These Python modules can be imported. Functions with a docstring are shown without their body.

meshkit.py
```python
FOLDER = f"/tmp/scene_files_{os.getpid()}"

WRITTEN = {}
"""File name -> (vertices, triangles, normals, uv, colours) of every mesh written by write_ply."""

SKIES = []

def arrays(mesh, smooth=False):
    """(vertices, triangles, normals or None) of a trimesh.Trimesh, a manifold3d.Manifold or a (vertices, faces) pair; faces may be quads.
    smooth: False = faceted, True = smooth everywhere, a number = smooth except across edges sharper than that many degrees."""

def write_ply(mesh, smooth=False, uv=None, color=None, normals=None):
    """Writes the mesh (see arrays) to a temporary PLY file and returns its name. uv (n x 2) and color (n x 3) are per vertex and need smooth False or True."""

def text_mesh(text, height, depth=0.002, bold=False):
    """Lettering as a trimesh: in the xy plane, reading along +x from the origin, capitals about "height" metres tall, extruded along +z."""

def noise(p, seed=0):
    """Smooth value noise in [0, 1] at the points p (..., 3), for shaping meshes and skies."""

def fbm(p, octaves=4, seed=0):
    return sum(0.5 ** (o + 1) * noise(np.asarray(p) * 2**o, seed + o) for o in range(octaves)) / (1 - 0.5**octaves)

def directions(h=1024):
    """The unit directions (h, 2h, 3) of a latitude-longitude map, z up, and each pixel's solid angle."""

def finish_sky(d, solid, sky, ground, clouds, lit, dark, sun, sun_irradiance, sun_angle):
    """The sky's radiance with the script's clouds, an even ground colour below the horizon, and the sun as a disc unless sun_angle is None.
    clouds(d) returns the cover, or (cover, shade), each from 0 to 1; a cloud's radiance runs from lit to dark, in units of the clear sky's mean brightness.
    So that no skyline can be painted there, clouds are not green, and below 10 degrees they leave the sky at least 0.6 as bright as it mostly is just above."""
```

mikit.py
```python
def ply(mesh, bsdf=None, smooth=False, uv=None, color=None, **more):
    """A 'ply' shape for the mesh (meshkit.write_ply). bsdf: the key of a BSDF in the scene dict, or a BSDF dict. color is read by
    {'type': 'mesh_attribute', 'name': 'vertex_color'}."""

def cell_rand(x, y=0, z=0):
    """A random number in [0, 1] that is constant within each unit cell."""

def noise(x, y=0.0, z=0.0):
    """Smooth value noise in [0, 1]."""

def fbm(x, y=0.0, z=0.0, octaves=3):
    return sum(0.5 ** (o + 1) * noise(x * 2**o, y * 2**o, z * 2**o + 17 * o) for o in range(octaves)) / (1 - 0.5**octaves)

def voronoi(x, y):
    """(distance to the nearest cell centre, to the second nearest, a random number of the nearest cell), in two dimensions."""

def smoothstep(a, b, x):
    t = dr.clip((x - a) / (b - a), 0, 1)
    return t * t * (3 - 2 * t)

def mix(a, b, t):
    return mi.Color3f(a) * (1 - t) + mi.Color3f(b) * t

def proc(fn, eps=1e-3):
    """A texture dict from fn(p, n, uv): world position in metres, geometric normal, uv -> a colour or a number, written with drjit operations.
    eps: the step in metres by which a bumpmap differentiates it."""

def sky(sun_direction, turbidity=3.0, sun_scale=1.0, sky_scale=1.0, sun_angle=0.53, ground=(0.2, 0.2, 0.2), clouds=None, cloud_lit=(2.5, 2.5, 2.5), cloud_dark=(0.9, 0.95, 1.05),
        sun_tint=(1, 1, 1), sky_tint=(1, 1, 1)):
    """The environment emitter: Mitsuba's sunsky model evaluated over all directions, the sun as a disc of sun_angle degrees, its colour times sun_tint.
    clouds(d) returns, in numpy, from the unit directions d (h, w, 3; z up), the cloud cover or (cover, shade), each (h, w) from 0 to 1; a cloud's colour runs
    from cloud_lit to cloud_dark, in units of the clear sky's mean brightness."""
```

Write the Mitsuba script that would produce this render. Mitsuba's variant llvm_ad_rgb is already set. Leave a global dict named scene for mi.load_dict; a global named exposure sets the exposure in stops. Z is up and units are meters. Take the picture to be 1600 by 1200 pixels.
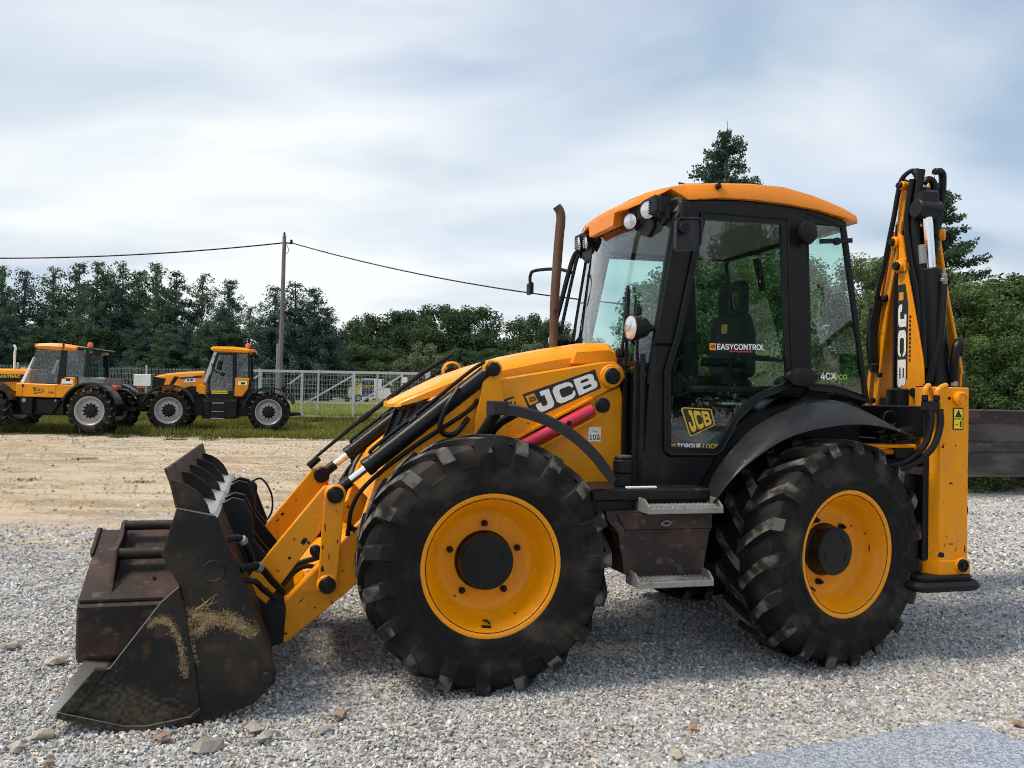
import math, random, glob
import numpy as np, trimesh, drjit as dr, mitsuba as mi
import mikit, meshkit
from mikit import proc, noise, fbm, voronoi, cell_rand, smoothstep, mix
from shapely.geometry import Polygon
from shapely import affinity
T = mi.ScalarTransform4f
scene, labels = {}, {}
PI = math.pi

# ------------------------------------------------------------------ camera, sky, exposure
def rot(ax, a):
    c, s = math.cos(a), math.sin(a)
    return np.array({'x': [[1, 0, 0], [0, c, -s], [0, s, c]], 'y': [[c, 0, s], [0, 1, 0], [-s, 0, c]], 'z': [[c, -s, 0], [s, c, 0], [0, 0, 1]]}[ax])
CAM_H = 1.59
CR = rot('x', math.radians(1.19)) @ rot('y', math.radians(-1.23))
cam_o = np.array([0, 0, CAM_H])
scene['camera'] = {'type': 'perspective', 'fov': 2 * math.degrees(math.atan(800 / 1330)), 'fov_axis': 'x', 'near_clip': 0.05, 'far_clip': 2000.0,
                   'to_world': T().look_at(origin=cam_o.tolist(), target=(cam_o + CR[:, 1]).tolist(), up=CR[:, 2].tolist())}
exposure = 1.88
def cloud_fn(d):
    z = np.maximum(d[..., 2], 0.0)
    q = np.stack([d[..., 0] / (z + 0.28), d[..., 1] / (z + 0.28), 0 * z], -1)
    w = np.stack([meshkit.fbm(q * 0.9 + 3.1, 3, seed=5), meshkit.fbm(q * 0.9 + 8.1, 3, seed=6), 0 * z], -1) - 0.5
    f = meshkit.fbm(q * np.array([.8, 1.3, 1]) + w * 1.3 + 7.7, 6, seed=11)
    g = meshkit.fbm(q * np.array([1.1, 1.9, 1]) + w * 1.7 + 1.3, 6, seed=23)
    h = meshkit.fbm(q * np.array([2.6, 5.5, 1]) + w * 3.0 + 4.3, 5, seed=29)
    cover = np.clip(0.74 + 2.6 * (f - 0.47) + .7 * (h - .5), 0.12, 1)
    shade = np.clip(0.40 + 2.9 * (g - 0.5) + 1.3 * (h - .5), 0, 1)
    return cover, shade
scene['sky'] = mikit.sky((-0.79, -0.27, 1.36), turbidity=3.5, sun_scale=0.62, sun_angle=17, clouds=cloud_fn,
                         cloud_lit=(2.44, 2.55, 2.60), cloud_dark=(1.16, 1.48, 1.84), ground=(0.3, 0.28, 0.25))

# ------------------------------------------------------------------ helpers
def taken(k):
    return k in scene or k in labels or any(x.startswith(k + '__') for x in USED)
USED = set()
SPLIT = set('pivot_cap worn_edge pillar screen_pillar hose_end fitting weld_bar boss boss_bolt steps roof_lamp rear_lamp tail_lamp filter side_tank tank rear_linkage hose emblem hose_clip pipe bolt warning_sign graphic_panel edge_flange flange rear_visor graphic_print gutter lug_bolt pivot_boss grab_bar wear_strip stay lever window grille_side'.split())
def number(key):
    if key not in USED:
        USED.add(key); return key
    i = 1
    while f'{key}_{i:03d}' in USED: i += 1
    USED.add(f'{key}_{i:03d}'); return f'{key}_{i:03d}'
def add(key, mesh, bsdf, tw=None, smooth=30, label=None, **kw):
    ps = mesh.metadata.get('pieces')
    if ps and len(ps) > 1 and key.rpartition('__')[2] in SPLIT:
        for p_ in ps: k_ = add(key, p_, bsdf, tw, smooth, label, **kw)
        return k_
    key = number(key)
    d = mikit.ply(mesh, bsdf, smooth=smooth, **kw)
    if tw is not None: d['to_world'] = tw
    scene[key] = d
    if label: labels[key] = {'label': label}
    return key
def thing(key, label, cat, group=None):
    key = number(key)
    labels[key] = {'label': label, 'category': cat}
    if group: labels[key]['group'] = group
    return key
def tag(key, label, cat, group=None):
    labels[key] = {'label': label, 'category': cat}
    if group: labels[key]['group'] = group
def cat(*ms):
    o = trimesh.util.concatenate([m for m in ms]); o.metadata['pieces'] = list(ms); return o
def TM(m):
    return T(np.asarray(m, float).tolist())
def mat4(R=None, t=(0, 0, 0)):
    m = np.eye(4)
    if R is not None: m[:3, :3] = R
    m[:3, 3] = t
    return m
def xf(mesh, R=None, t=(0, 0, 0)):
    m = mesh.copy(); m.metadata.pop('pieces', None); m.apply_transform(mat4(R, t)); return m

def inset(p, b):
    p = np.asarray(p, float); n = len(p)
    e = np.roll(p, -1, 0) - p; e /= np.linalg.norm(e, axis=1, keepdims=True) + 1e-12
    nr = np.stack([-e[:, 1], e[:, 0]], 1)             # left normal = inward for ccw
    a, c = np.roll(nr, 1, 0), nr
    m = a + c; l = (m * c).sum(1, keepdims=True)
    return p + b * m / np.maximum(l, 0.35)
def extr(poly, h0, h1, bevel=0.004):
    """bevelled extrusion of a ccw 2-D polygon along the third axis (returned as x,y,h)"""
    poly = np.asarray(poly, float)
    if Polygon(poly).exterior.is_ccw is False: poly = poly[::-1]
    b = min(bevel, abs(h1 - h0) * 0.4)
    if h1 < h0: h0, h1 = h1, h0
    ins = inset(poly, b) if b > 0 else poly
    if b > 0 and not Polygon(ins).is_valid: ins = poly
    rings = [(ins, h0), (poly, h0 + b), (poly, h1 - b), (ins, h1)] if b > 0 else [(poly, h0), (poly, h1)]
    n = len(poly)
    V = np.vstack([np.column_stack([p, np.full(n, h)]) for p, h in rings])
    F = []
    for r in range(len(rings) - 1):
        for i in range(n):
            j = (i + 1) % n
            F += [[r * n + i, r * n + j, (r + 1) * n + j], [r * n + i, (r + 1) * n + j, (r + 1) * n + i]]
    vt, ft = trimesh.creation.triangulate_polygon(Polygon(ins), engine='earcut')
    k = [int(np.argmin(((ins - q) ** 2).sum(1))) for q in vt]
    for a, c, d in ft:
        tri = [k[a], k[c], k[d]]
        q = ins[tri]
        if (q[1, 0] - q[0, 0]) * (q[2, 1] - q[0, 1]) - (q[1, 1] - q[0, 1]) * (q[2, 0] - q[0, 0]) < 0: tri = tri[::-1]
        F.append(tri[::-1]); F.append([x + (len(rings) - 1) * n for x in tri])
    return trimesh.Trimesh(V, np.array(F), process=False)
def prism_y(poly, y0, y1, bevel=0.004):
    """polygon in (x,z), extruded along y"""
    m = extr(np.asarray(poly, float), -max(y0, y1), -min(y0, y1), bevel)
    v = m.vertices
    return trimesh.Trimesh(np.column_stack([v[:, 0], -v[:, 2], v[:, 1]]), m.faces, process=False)
def prism_z(poly, z0, z1, bevel=0.004):
    return extr(poly, z0, z1, bevel)
def prism_x(poly, x0, x1, bevel=0.004):
    """polygon in (y,z), extruded along x"""
    m = extr(poly, min(x0, x1), max(x0, x1), bevel); v = m.vertices
    return trimesh.Trimesh(np.column_stack([v[:, 2], v[:, 0], v[:, 1]]), m.faces, process=False)
def box(x0, x1, y0, y1, z0, z1, b=0.006):
    c = min(b, (x1 - x0) * .3, (z1 - z0) * .3)
    p = [(x0 + c, z0), (x1 - c, z0), (x1, z0 + c), (x1, z1 - c), (x1 - c, z1), (x0 + c, z1), (x0, z1 - c), (x0, z0 + c)]
    return prism_y(p, y0, y1, b)
def frame_of(d):
    d = np.asarray(d, float); d = d / np.linalg.norm(d)
    a = np.array([0, 0, 1.]) if abs(d[2]) < .9 else np.array([1., 0, 0])
    x = np.cross(a, d); x /= np.linalg.norm(x)
    return np.column_stack([x, np.cross(d, x), d])
def lathe(profile, p0=(0, 0, 0), axis=(0, 0, 1), seg=32):
    """profile of (radius, height along axis)"""
    pr = np.asarray(profile, float); a = np.arange(seg) * 2 * PI / seg
    V = np.stack([pr[:, 0][:, None] * np.cos(a), pr[:, 0][:, None] * np.sin(a), np.repeat(pr[:, 1][:, None], seg, 1)], -1).reshape(-1, 3)
    F = []
    for r in range(len(pr) - 1):
        for i in range(seg):
            j = (i + 1) % seg
            q = [r * seg + i, r * seg + j, (r + 1) * seg + j, (r + 1) * seg + i]
            if pr[r, 0] > 1e-9: F.append([q[0], q[1], q[2]])
            if pr[r + 1, 0] > 1e-9: F.append([q[0], q[2], q[3]])
            if pr[r, 0] <= 1e-9: F.append([q[0], q[2], q[3]]) if pr[r + 1, 0] <= 1e-9 else None
    R = frame_of(axis)
    m = trimesh.Trimesh(V @ R.T + np.asarray(p0, float), np.array([f for f in F if f]), process=False)
    return m
def rod(p0, p1, r, seg=20, c=0.12, r1=None):
    p0, p1 = np.asarray(p0, float), np.asarray(p1, float)
    L = np.linalg.norm(p1 - p0); r1 = r if r1 is None else r1; k = min(c * r, L * .3)
    return lathe([(0, 0), (r - k, 0), (r, k), (r1, L - k), (r1 - k, L), (0, L)], p0, p1 - p0, seg)
def spline(pts, n=8):
    p = np.asarray(pts, float)
    if len(p) < 3: return p
    q = np.vstack([2 * p[0] - p[1], p, 2 * p[-1] - p[-2]]); out = []
    for i in range(1, len(q) - 2):
        for t in np.linspace(0, 1, n, endpoint=False):
            a, b, c, d = q[i - 1:i + 3]
            out.append(.5 * (2 * b + (c - a) * t + (2 * a - 5 * b + 4 * c - d) * t * t + (3 * b - a - 3 * c + d) * t ** 3))
    return np.array(out + [p[-1]])
def tube(pts, r, sides=10, smooth=True, n=8):
    p = spline(pts, n) if smooth else np.asarray(pts, float)
    rr = np.broadcast_to(r, (len(p),)) if np.ndim(r) == 0 else np.interp(np.linspace(0, 1, len(p)), np.linspace(0, 1, len(r)), r)
    t = np.gradient(p, axis=0); t /= np.linalg.norm(t, axis=1, keepdims=True) + 1e-12
    x = frame_of(t[0])[:, 0]; V = []
    a = np.arange(sides) * 2 * PI / sides
    for i in range(len(p)):
        x = x - t[i] * (x @ t[i]); x /= np.linalg.norm(x); y = np.cross(t[i], x)
        V.append(p[i] + rr[i] * (np.cos(a)[:, None] * x + np.sin(a)[:, None] * y))
    V = np.vstack(V + [p[:1], p[-1:]]); F = []; m = len(p)
    for k in range(m - 1):
        for i in range(sides):
            j = (i + 1) % sides
            F += [[k * sides + i, k * sides + j, (k + 1) * sides + j], [k * sides + i, (k + 1) * sides + j, (k + 1) * sides + i]]
    for i in range(sides):
        j = (i + 1) % sides
        F += [[m * sides, j, i], [m * sides + 1, (m - 1) * sides + i, (m - 1) * sides + j]]
    return trimesh.Trimesh(V, np.array(F), process=False)
def bar(p0, p1, w, h, up=(0, 0, 1)):
    """rectangular bar between two points: w along the side, h along up"""
    p0, p1, up = np.asarray(p0, float), np.asarray(p1, float), np.asarray(up, float)
    d = p1 - p0; L = np.linalg.norm(d); d /= L
    s = np.cross(d, up); s /= np.linalg.norm(s); u = np.cross(s, d)
    m = extr([(-w / 2, -h / 2), (w / 2, -h / 2), (w / 2, h / 2), (-w / 2, h / 2)], 0, L, min(w, h) * .12)
    R = np.column_stack([s, u, np.cross(s, u)])
    if np.dot(R[:, 2], d) < 0: R = np.column_stack([-s, u, d])
    return xf(m, R, p0)
def loft(rings, closed=True, caps=True):
    """rings: list of (n,3) arrays"""
    n = len(rings[0]); V = np.vstack(rings); F = []
    for r in range(len(rings) - 1):
        for i in range(n if closed else n - 1):
            j = (i + 1) % n
            F += [[r * n + i, r * n + j, (r + 1) * n + j], [r * n + i, (r + 1) * n + j, (r + 1) * n + i]]
    if caps:
        for r, flip in ((0, True), (len(rings) - 1, False)):
            c = len(V); V = np.vstack([V, rings[r].mean(0)[None]])
            for i in range(n):
                j = (i + 1) % n
                F.append([c, r * n + j, r * n + i] if flip else [c, r * n + i, r * n + j])
    m = trimesh.Trimesh(V, np.array(F), process=False)
    if closed and caps and m.volume < 0: m.invert()
    return m
def rounded(poly, r, seg=5):
    g = Polygon(poly).buffer(-r, join_style=1).buffer(r, quad_segs=seg, join_style=1)
    g = Polygon(poly).buffer(-r, join_style=2, mitre_limit=8).buffer(r, quad_segs=seg)
    return np.array(g.exterior.coords)[:-1]
def capsule2(a, b, ra, rb, seg=10):
    from shapely.geometry import Point, MultiPoint
    g = Point(a).buffer(ra, quad_segs=seg).union(Point(b).buffer(rb, quad_segs=seg)).convex_hull
    return np.array(g.exterior.coords)[:-1]

# ------------------------------------------------------------------ materials
def rgb(*c): return {'type': 'rgb', 'value': list(c)}
def pri(base, rough=.5, metal=0., two=True, **k):
    b = {'type': 'principled', 'base_color': base if isinstance(base, dict) else rgb(*base), 'roughness': rough, 'metallic': metal, **k}
    return {'type': 'twosided', 'bsdf': b} if two else b
def paint(c, chip=(.02, .018, .016), amount=.20, scale=9., dirt=(.22, .17, .11), dirty=.25):
    def fn(p, n, uv):
        a = fbm(p.x * scale, p.y * scale, p.z * scale, 4)
        s = fbm(p.x * 2.3, p.y * 2.3, p.z * 2.3 + 9, 3)
        ch = smoothstep(.80 - amount * .3, .82 - amount * .3, a + .12 * smoothstep(.5, .8, s))
        d = smoothstep(.48, .85, fbm(p.x * 5 + 3, p.y * 5, p.z * 4, 4)) * dirty
        d = dr.maximum(d, smoothstep(.58, .82, fbm(p.x * 16 + 7, p.y * 16, p.z * 1.7, 4)) * dirty * 1.1)   # grime that has run down
        return mix(mix(c, dirt, d), chip, ch)
    return proc(fn)
M = {}
def mat(name, d): scene[name] = d; M[name] = name
YEL = (.80, .295, .0)
mat('yellow_paint', pri(paint(YEL, amount=-.10, scale=22, dirty=.16), .34, specular=.3, clearcoat=.12, clearcoat_gloss=.85))
mat('yellow_rim', pri(paint(YEL, amount=-.16, scale=24, dirty=.18), .38, specular=.3))
mat('yellow_clean', pri(paint(YEL, amount=-.4, dirty=.04), .3, specular=.35, clearcoat=.25, clearcoat_gloss=.85))
mat('yellow_worn', pri(paint(YEL, amount=.0, scale=24, dirty=.22), .42, specular=.3))
mat('roof_paint', pri(paint((.74, .225, .006), amount=-.4, dirty=.08), .38, specular=.35, clearcoat=.15))
mat('black_paint', pri(paint((.0065, .0075, .0095), chip=(.03, .025, .02), amount=-.2, dirt=(.032, .030, .029), dirty=.22), .36, specular=.25))
mat('black_plastic', pri(paint((.0065, .0075, .0095), chip=(.05, .05, .05), amount=-.4, dirt=(.035, .034, .033), dirty=.25), .46, specular=.22))
mat('fender_plastic', pri(paint((.015, .017, .021), chip=(.10, .10, .10), amount=-.06, scale=26, dirt=(.045, .044, .043), dirty=.4), .42, specular=.32))
mat('rubber_hose', pri((.005, .0055, .007), .42, specular=.25))
mat('chrome', pri((.82, .83, .84), .12, 1.))
mat('worn_steel', pri(paint((.50, .49, .47), chip=(.22, .17, .13), amount=.3, dirt=(.3, .26, .2), dirty=.5), .38, .85))
mat('galvanised', pri(paint((.30, .30, .30), chip=(.2, .19, .18), amount=.2, scale=20, dirt=(.16, .14, .12), dirty=.6), .45, .5))
mat('red_ram', pri((.50, .015, .05), .32, clearcoat=.5))
mat('bolt_black', pri((.0055, .006, .0075), .42, specular=.25))
mat('exhaust_rust', pri(paint((.11, .06, .036), chip=(.05, .028, .018), amount=.4, scale=14, dirt=(.18, .12, .08), dirty=.6), .6, .3))
mat('lens_glass', pri((.75, .76, .76), .12, .6))
mat('orange_lens', pri((.8, .16, .01), .2, clearcoat=.6))
mat('red_lens', pri((.35, .02, .015), .25, clearcoat=.6))
mat('white_paint', pri(paint((.78, .78, .77), amount=-.4, dirty=.1), .35))
mat('white_decal', pri((.80, .80, .79), .4))
mat('black_decal', pri((.012, .012, .013), .38))
mat('gold_decal', pri((.60, .42, .03), .4))
mat('orange_decal', pri((.72, .30, .015), .4))
mat('red_decal', pri((.5, .02, .03), .4))
mat('green_decal', pri((.35, .55, .03), .4))
mat('blue_decal', pri((.02, .08, .35), .4))
mat('yellow_decal', pri((.80, .62, .02), .4))
mat('interior_dark', pri((.010, .010, .012), .7, specular=.2))
mat('interior_grey', pri((.16, .155, .15), .8))
mat('seat_fabric', pri((.022, .022, .024), .85, sheen=.4))
def tyre_fn(p, n, uv):
    a = fbm(p.x * 6, p.y * 6, p.z * 6, 4); b = fbm(p.x * 40, p.y * 40, p.z * 40, 2)
    return mix((.0065, .007, .0085), (.058, .050, .041), smoothstep(.46, .82, a) * .75 + .10 * b)
mat('tyre_rubber', pri(proc(tyre_fn), .62, specular=.16))
def lug_fn(p, n, uv):
    a = fbm(p.x * 14, p.y * 14, p.z * 14, 4)
    return mix((.020, .020, .020), (.135, .13, .12), smoothstep(.40, .66, a))
mat('tyre_lug_face', pri(proc(lug_fn), .75, specular=.2))
def steel_fn(p, n, uv):
    a = fbm(p.x * 3.2, p.y * 3.2, p.z * 3.2, 4); b = fbm(p.x * 17, p.y * 17, p.z * 11, 4); c = fbm(p.x * 60, p.y * 60, p.z * 60, 2)
    base = mix((.010, .0105, .011), (.034, .028, .021), smoothstep(.40, .72, a))
    base = mix(base, (.075, .066, .050), smoothstep(.54, .74, fbm(p.x * 2.1 + 4, p.y * 2.1, p.z * 2.1, 3) * .75 + .25 * c))
    base = mix(base, (.075, .042, .022), smoothstep(.58, .78, b) * .6)
    return base * (.75 + .5 * c)
mat('bucket_steel', pri(proc(steel_fn), .5, .1, specular=.25))
def clay_fn(p, n, uv):
    # dried clay stuck on the lower bucket cheek, in the band where the photograph shows its straw-coloured crust
    b = fbm(p.x * 13, p.y * 13, p.z * 13, 4); c = fbm(p.x * 55, p.y * 55, p.z * 55, 3)
    return mix((.17, .115, .055), (.34, .25, .13), smoothstep(.35, .65, .5 * b + .5 * c))
mat('dry_clay', pri(proc(clay_fn), .95))
def rust_fn(p, n, uv):
    a = fbm(p.x * 5, p.y * 5, p.z * 5, 4); b = fbm(p.x * 22, p.y * 22, p.z * 22, 4)
    base = mix((.018, .012, .011), (.060, .030, .022), smoothstep(.38, .68, a))
    return mix(base, (.12, .085, .065), smoothstep(.58, .8, b) * .7)
mat('rusty_steel', pri(proc(rust_fn), .62, .15))
def slab_steel_fn(p, n, uv):
    a = fbm(p.x * 2.5, p.y * 2.5, p.z * 7, 4); b = fbm(p.x * 9, p.y * 9, p.z * 30, 4)
    base = mix((.030, .030, .031), (.085, .080, .074), smoothstep(.38, .66, a))
    return mix(base, (.17, .15, .13), smoothstep(.6, .8, b) * .6)
mat('scraped_steel', pri(proc(slab_steel_fn), .5, .2))
mat('clear_glass', {'type': 'thindielectric', 'int_ior': 1.52, 'specular_transmittance': rgb(.66, .86, .82), 'specular_reflectance': rgb(1, 1, 1)})
mat('tractor_glass', {'type': 'thindielectric', 'int_ior': 1.52, 'specular_transmittance': rgb(.30, .42, .42)})
mat('mirror_glass', pri((.75, .76, .78), .04, 1.))

# ------------------------------------------------------------------ ground
def gz(x, y):
    x, y = np.asarray(x, float), np.asarray(y, float)
    ss = lambda a, b, v: np.clip((v - a) / (b - a), 0, 1) ** 2 * (3 - 2 * np.clip((v - a) / (b - a), 0, 1))
    rise = .40 * ss(11, 27, y) + .42 * ss(28.0, 31, y) + .3 * ss(31, 60, y)
    return rise
def nuspace(a, b, dense0, dense1, step, grow=1.12):
    mid = np.arange(dense0, dense1, step); lo, hi = [dense0], [mid[-1]]
    s = step
    while lo[-1] > a: s *= grow; lo.append(lo[-1] - s)
    s = step
    while hi[-1] < b: s *= grow; hi.append(hi[-1] + s)
    return np.concatenate([lo[:0:-1], mid, hi[1:]])
GX, GY = nuspace(-700, 700, -10.0, 11.0, .06), nuspace(-250, 900, 3.0, 22.0, .06)
xx, yy = np.meshgrid(GX, GY, indexing='ij')
pp = np.stack([xx, yy, 0 * xx], -1)
near = np.clip((60 - np.hypot(xx, yy - 15)) / 20, 0, 1)
zz = gz(xx, yy) + near * ((meshkit.fbm(pp * .5, 3, 1) - .5) * .06 * np.clip((yy - 8.5) / 6, 0.12, 1) + (meshkit.fbm(pp * 6, 3, 2) - .5) * .012)
nx, ny = zz.shape
idx = np.arange(nx * ny).reshape(nx, ny)
for yc_, sl_ in ((12.6, .05), (14.5, .05), (18.2, -.03), (20.1, -.03)): zz -= near * .035 * (np.exp(-((yy - yc_ - sl_ * xx - .25 * np.sin(xx * .35)) / .20) ** 2) - .5 * np.exp(-((yy - yc_ - .45 - sl_ * xx - .25 * np.sin(xx * .35)) / .18) ** 2))   # wheel ruts
q = np.stack([idx[:-1, :-1], idx[1:, :-1], idx[1:, 1:], idx[:-1, 1:]], -1).reshape(-1, 4)
gmesh = trimesh.Trimesh(np.stack([xx, yy, zz], -1).reshape(-1, 3), np.vstack([q[:, [0, 1, 2]], q[:, [0, 2, 3]]]), process=False)
def ground_fn(p, n, uv):
    wob = fbm(p.x * .35, p.y * .5, 0, 3) * 3.2 - 1.6
    fine = fbm(p.x * 3.0, p.y * 6.0, 2, 4); pebb = fbm(p.x * 24, p.y * 24, 1, 3)
    v1, v2, vr = voronoi(p.x * 30, p.y * 30)
    edge = 8.9 + dr.clip(p.x, 0, 9) * .75                       # the gravel bed reaches farther back on the right
    sand = smoothstep(-1.8, 2.6, p.y - edge + wob + (fine - .5) * 5.5)
    streak = fbm(p.x * .55 + 1.5 * fbm(p.x * .4, p.y * .4, 6, 2), p.y * 1.7, 4, 5)
    grav = mix((.24, .245, .25), (.56, .565, .57), vr)
    sandc = mix((.36, .285, .195), (.57, .485, .36), smoothstep(.36, .62, streak * .45 + pebb * .30 + fine * .25))
    pale = smoothstep(.50, .68, fbm(p.x * .7, p.y * 2.2, 8, 4)) * smoothstep(.45, .6, pebb)
    sandc = mix(sandc, (.56, .54, .51), pale * .8)
    soil = mix((.22, .18, .10), (.16, .19, .06), smoothstep(.4, .6, fine))
    grass = smoothstep(24.6, 26.0, p.y + (fine - .5) * 3.5 + (fbm(p.x * .6, p.y * .6, 5, 2) - .5) * 2.0)
    return mix(mix(grav, sandc, sand), soil, grass)
def ground_bump(p, n, uv):
    v1, v2, vr = voronoi(p.x * 30, p.y * 30)
    return .008 * smoothstep(0., .35, v2 - v1) + .030 * fbm(p.x * 8, p.y * 12, 0, 5) + .05 * fbm(p.x * 1.6, p.y * 3.0, 3, 4)
mat('ground_gravel_sand', {'type': 'twosided', 'bsdf': {'type': 'bumpmap', 'scale': 1.0, 'arbitrary': proc(ground_bump, eps=4e-3), 'bsdf': {'type': 'diffuse', 'reflectance': proc(ground_fn)}}})
scene['ground'] = mikit.ply(gmesh, 'ground_gravel_sand', smooth=True); USED.add('ground')
labels['ground'] = {'label': 'pale gravel yard turning to dry sand towards the grass strip', 'kind': 'structure', 'category': 'ground'}

# gravel: real crushed stones, thinning out with distance
rng = np.random.default_rng(7)
def stone_base(k, npt=9):
    r = np.random.default_rng(100 + k); p = r.normal(size=(npt, 3)); p /= np.linalg.norm(p, axis=1, keepdims=True)
    p *= r.uniform(.75, 1.05, (npt, 1)); p *= [1, r.uniform(.6, .9), r.uniform(.45, .75)]
    return trimesh.convex.convex_hull(p)
def stones(x, y, s, seed):
    r = np.random.default_rng(seed); bases = [stone_base(k) for k in range(14)]
    which = r.integers(0, 14, len(x)); Vs, Fs, Cs, off = [], [], [], 0
    z0 = gz(x, y)
    for k, b in enumerate(bases):
        i = np.nonzero(which == k)[0]; m = len(i)
        qn = r.normal(size=(m, 4)); qn[:, 1:3] *= .45; qn /= np.linalg.norm(qn, axis=1, keepdims=True)
        w, a, bb, c = qn.T
        R = np.stack([np.stack([1 - 2 * (bb * bb + c * c), 2 * (a * bb - c * w), 2 * (a * c + bb * w)], -1), np.stack([2 * (a * bb + c * w), 1 - 2 * (a * a + c * c), 2 * (bb * c - a * w)], -1),
                      np.stack([2 * (a * c - bb * w), 2 * (bb * c + a * w), 1 - 2 * (a * a + bb * bb)], -1)], 1)
        v = np.einsum('mij,nj->mni', R, b.vertices) * s[i][:, None, None]
        v += np.stack([x[i], y[i], z0[i] + s[i] * .25], -1)[:, None]
        Vs.append(v.reshape(-1, 3)); nv = len(b.vertices)
        Fs.append((b.faces[None] + (np.arange(m) * nv)[:, None, None] + off).reshape(-1, 3)); off += m * nv
        t = r.random(m); l = np.clip(.43 + .15 * r.normal(size=m), .12, .76)
        tint = np.where((t < .09)[:, None], [1.08, .92, .74], np.where((t < .115)[:, None], [1.1, .78, .58], np.where((t < .4)[:, None], [1.01, 1.0, .96], [.94, 1.0, 1.06])))
        Cs.append(np.repeat(np.clip(l[:, None] * tint, .05, .82), nv, 0))
    return trimesh.Trimesh(np.vstack(Vs), np.vstack(Fs), process=False), np.vstack(Cs)
def scatter(y0, y1, dens, smin, smax, fade=None, slope=.66):
    n = int(dens * slope * (y1 * y1 - y0 * y0)); n = int(n * 1.0)
    y = np.sqrt(rng.uniform(y0 * y0, y1 * y1, n)); x = rng.uniform(-slope, slope, n) * y
    s = rng.uniform(smin, smax, n) * np.exp(rng.normal(size=n) * .18)
    if fade is not None:
        k = rng.random(n) < fade(x, y); x, y, s = x[k], y[k], s[k]
    return x, y, s
wobn = lambda x, y: (meshkit.fbm(np.stack([x * .35, y * .5, 0 * x], -1), 3, 3) - .5) * 3.0
fadef = lambda x, y: np.clip(.5 - (y - (8.9 + np.clip(x, 0, 9) * .75) + wobn(x, y)) / 1.6, .02, 1)
parts = [scatter(11, 26, 22, .014, .034), scatter(3.3, 6.0, 3100, .0085, .0162), scatter(6.0, 8.5, 1500, .011, .019, fadef), scatter(8.5, 16, 420, .016, .028, fadef)]
sx, sy, ss_ = (np.concatenate([p[i] for p in parts]) for i in range(3))
gm, gc = stones(sx, sy, ss_, 5)
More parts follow.
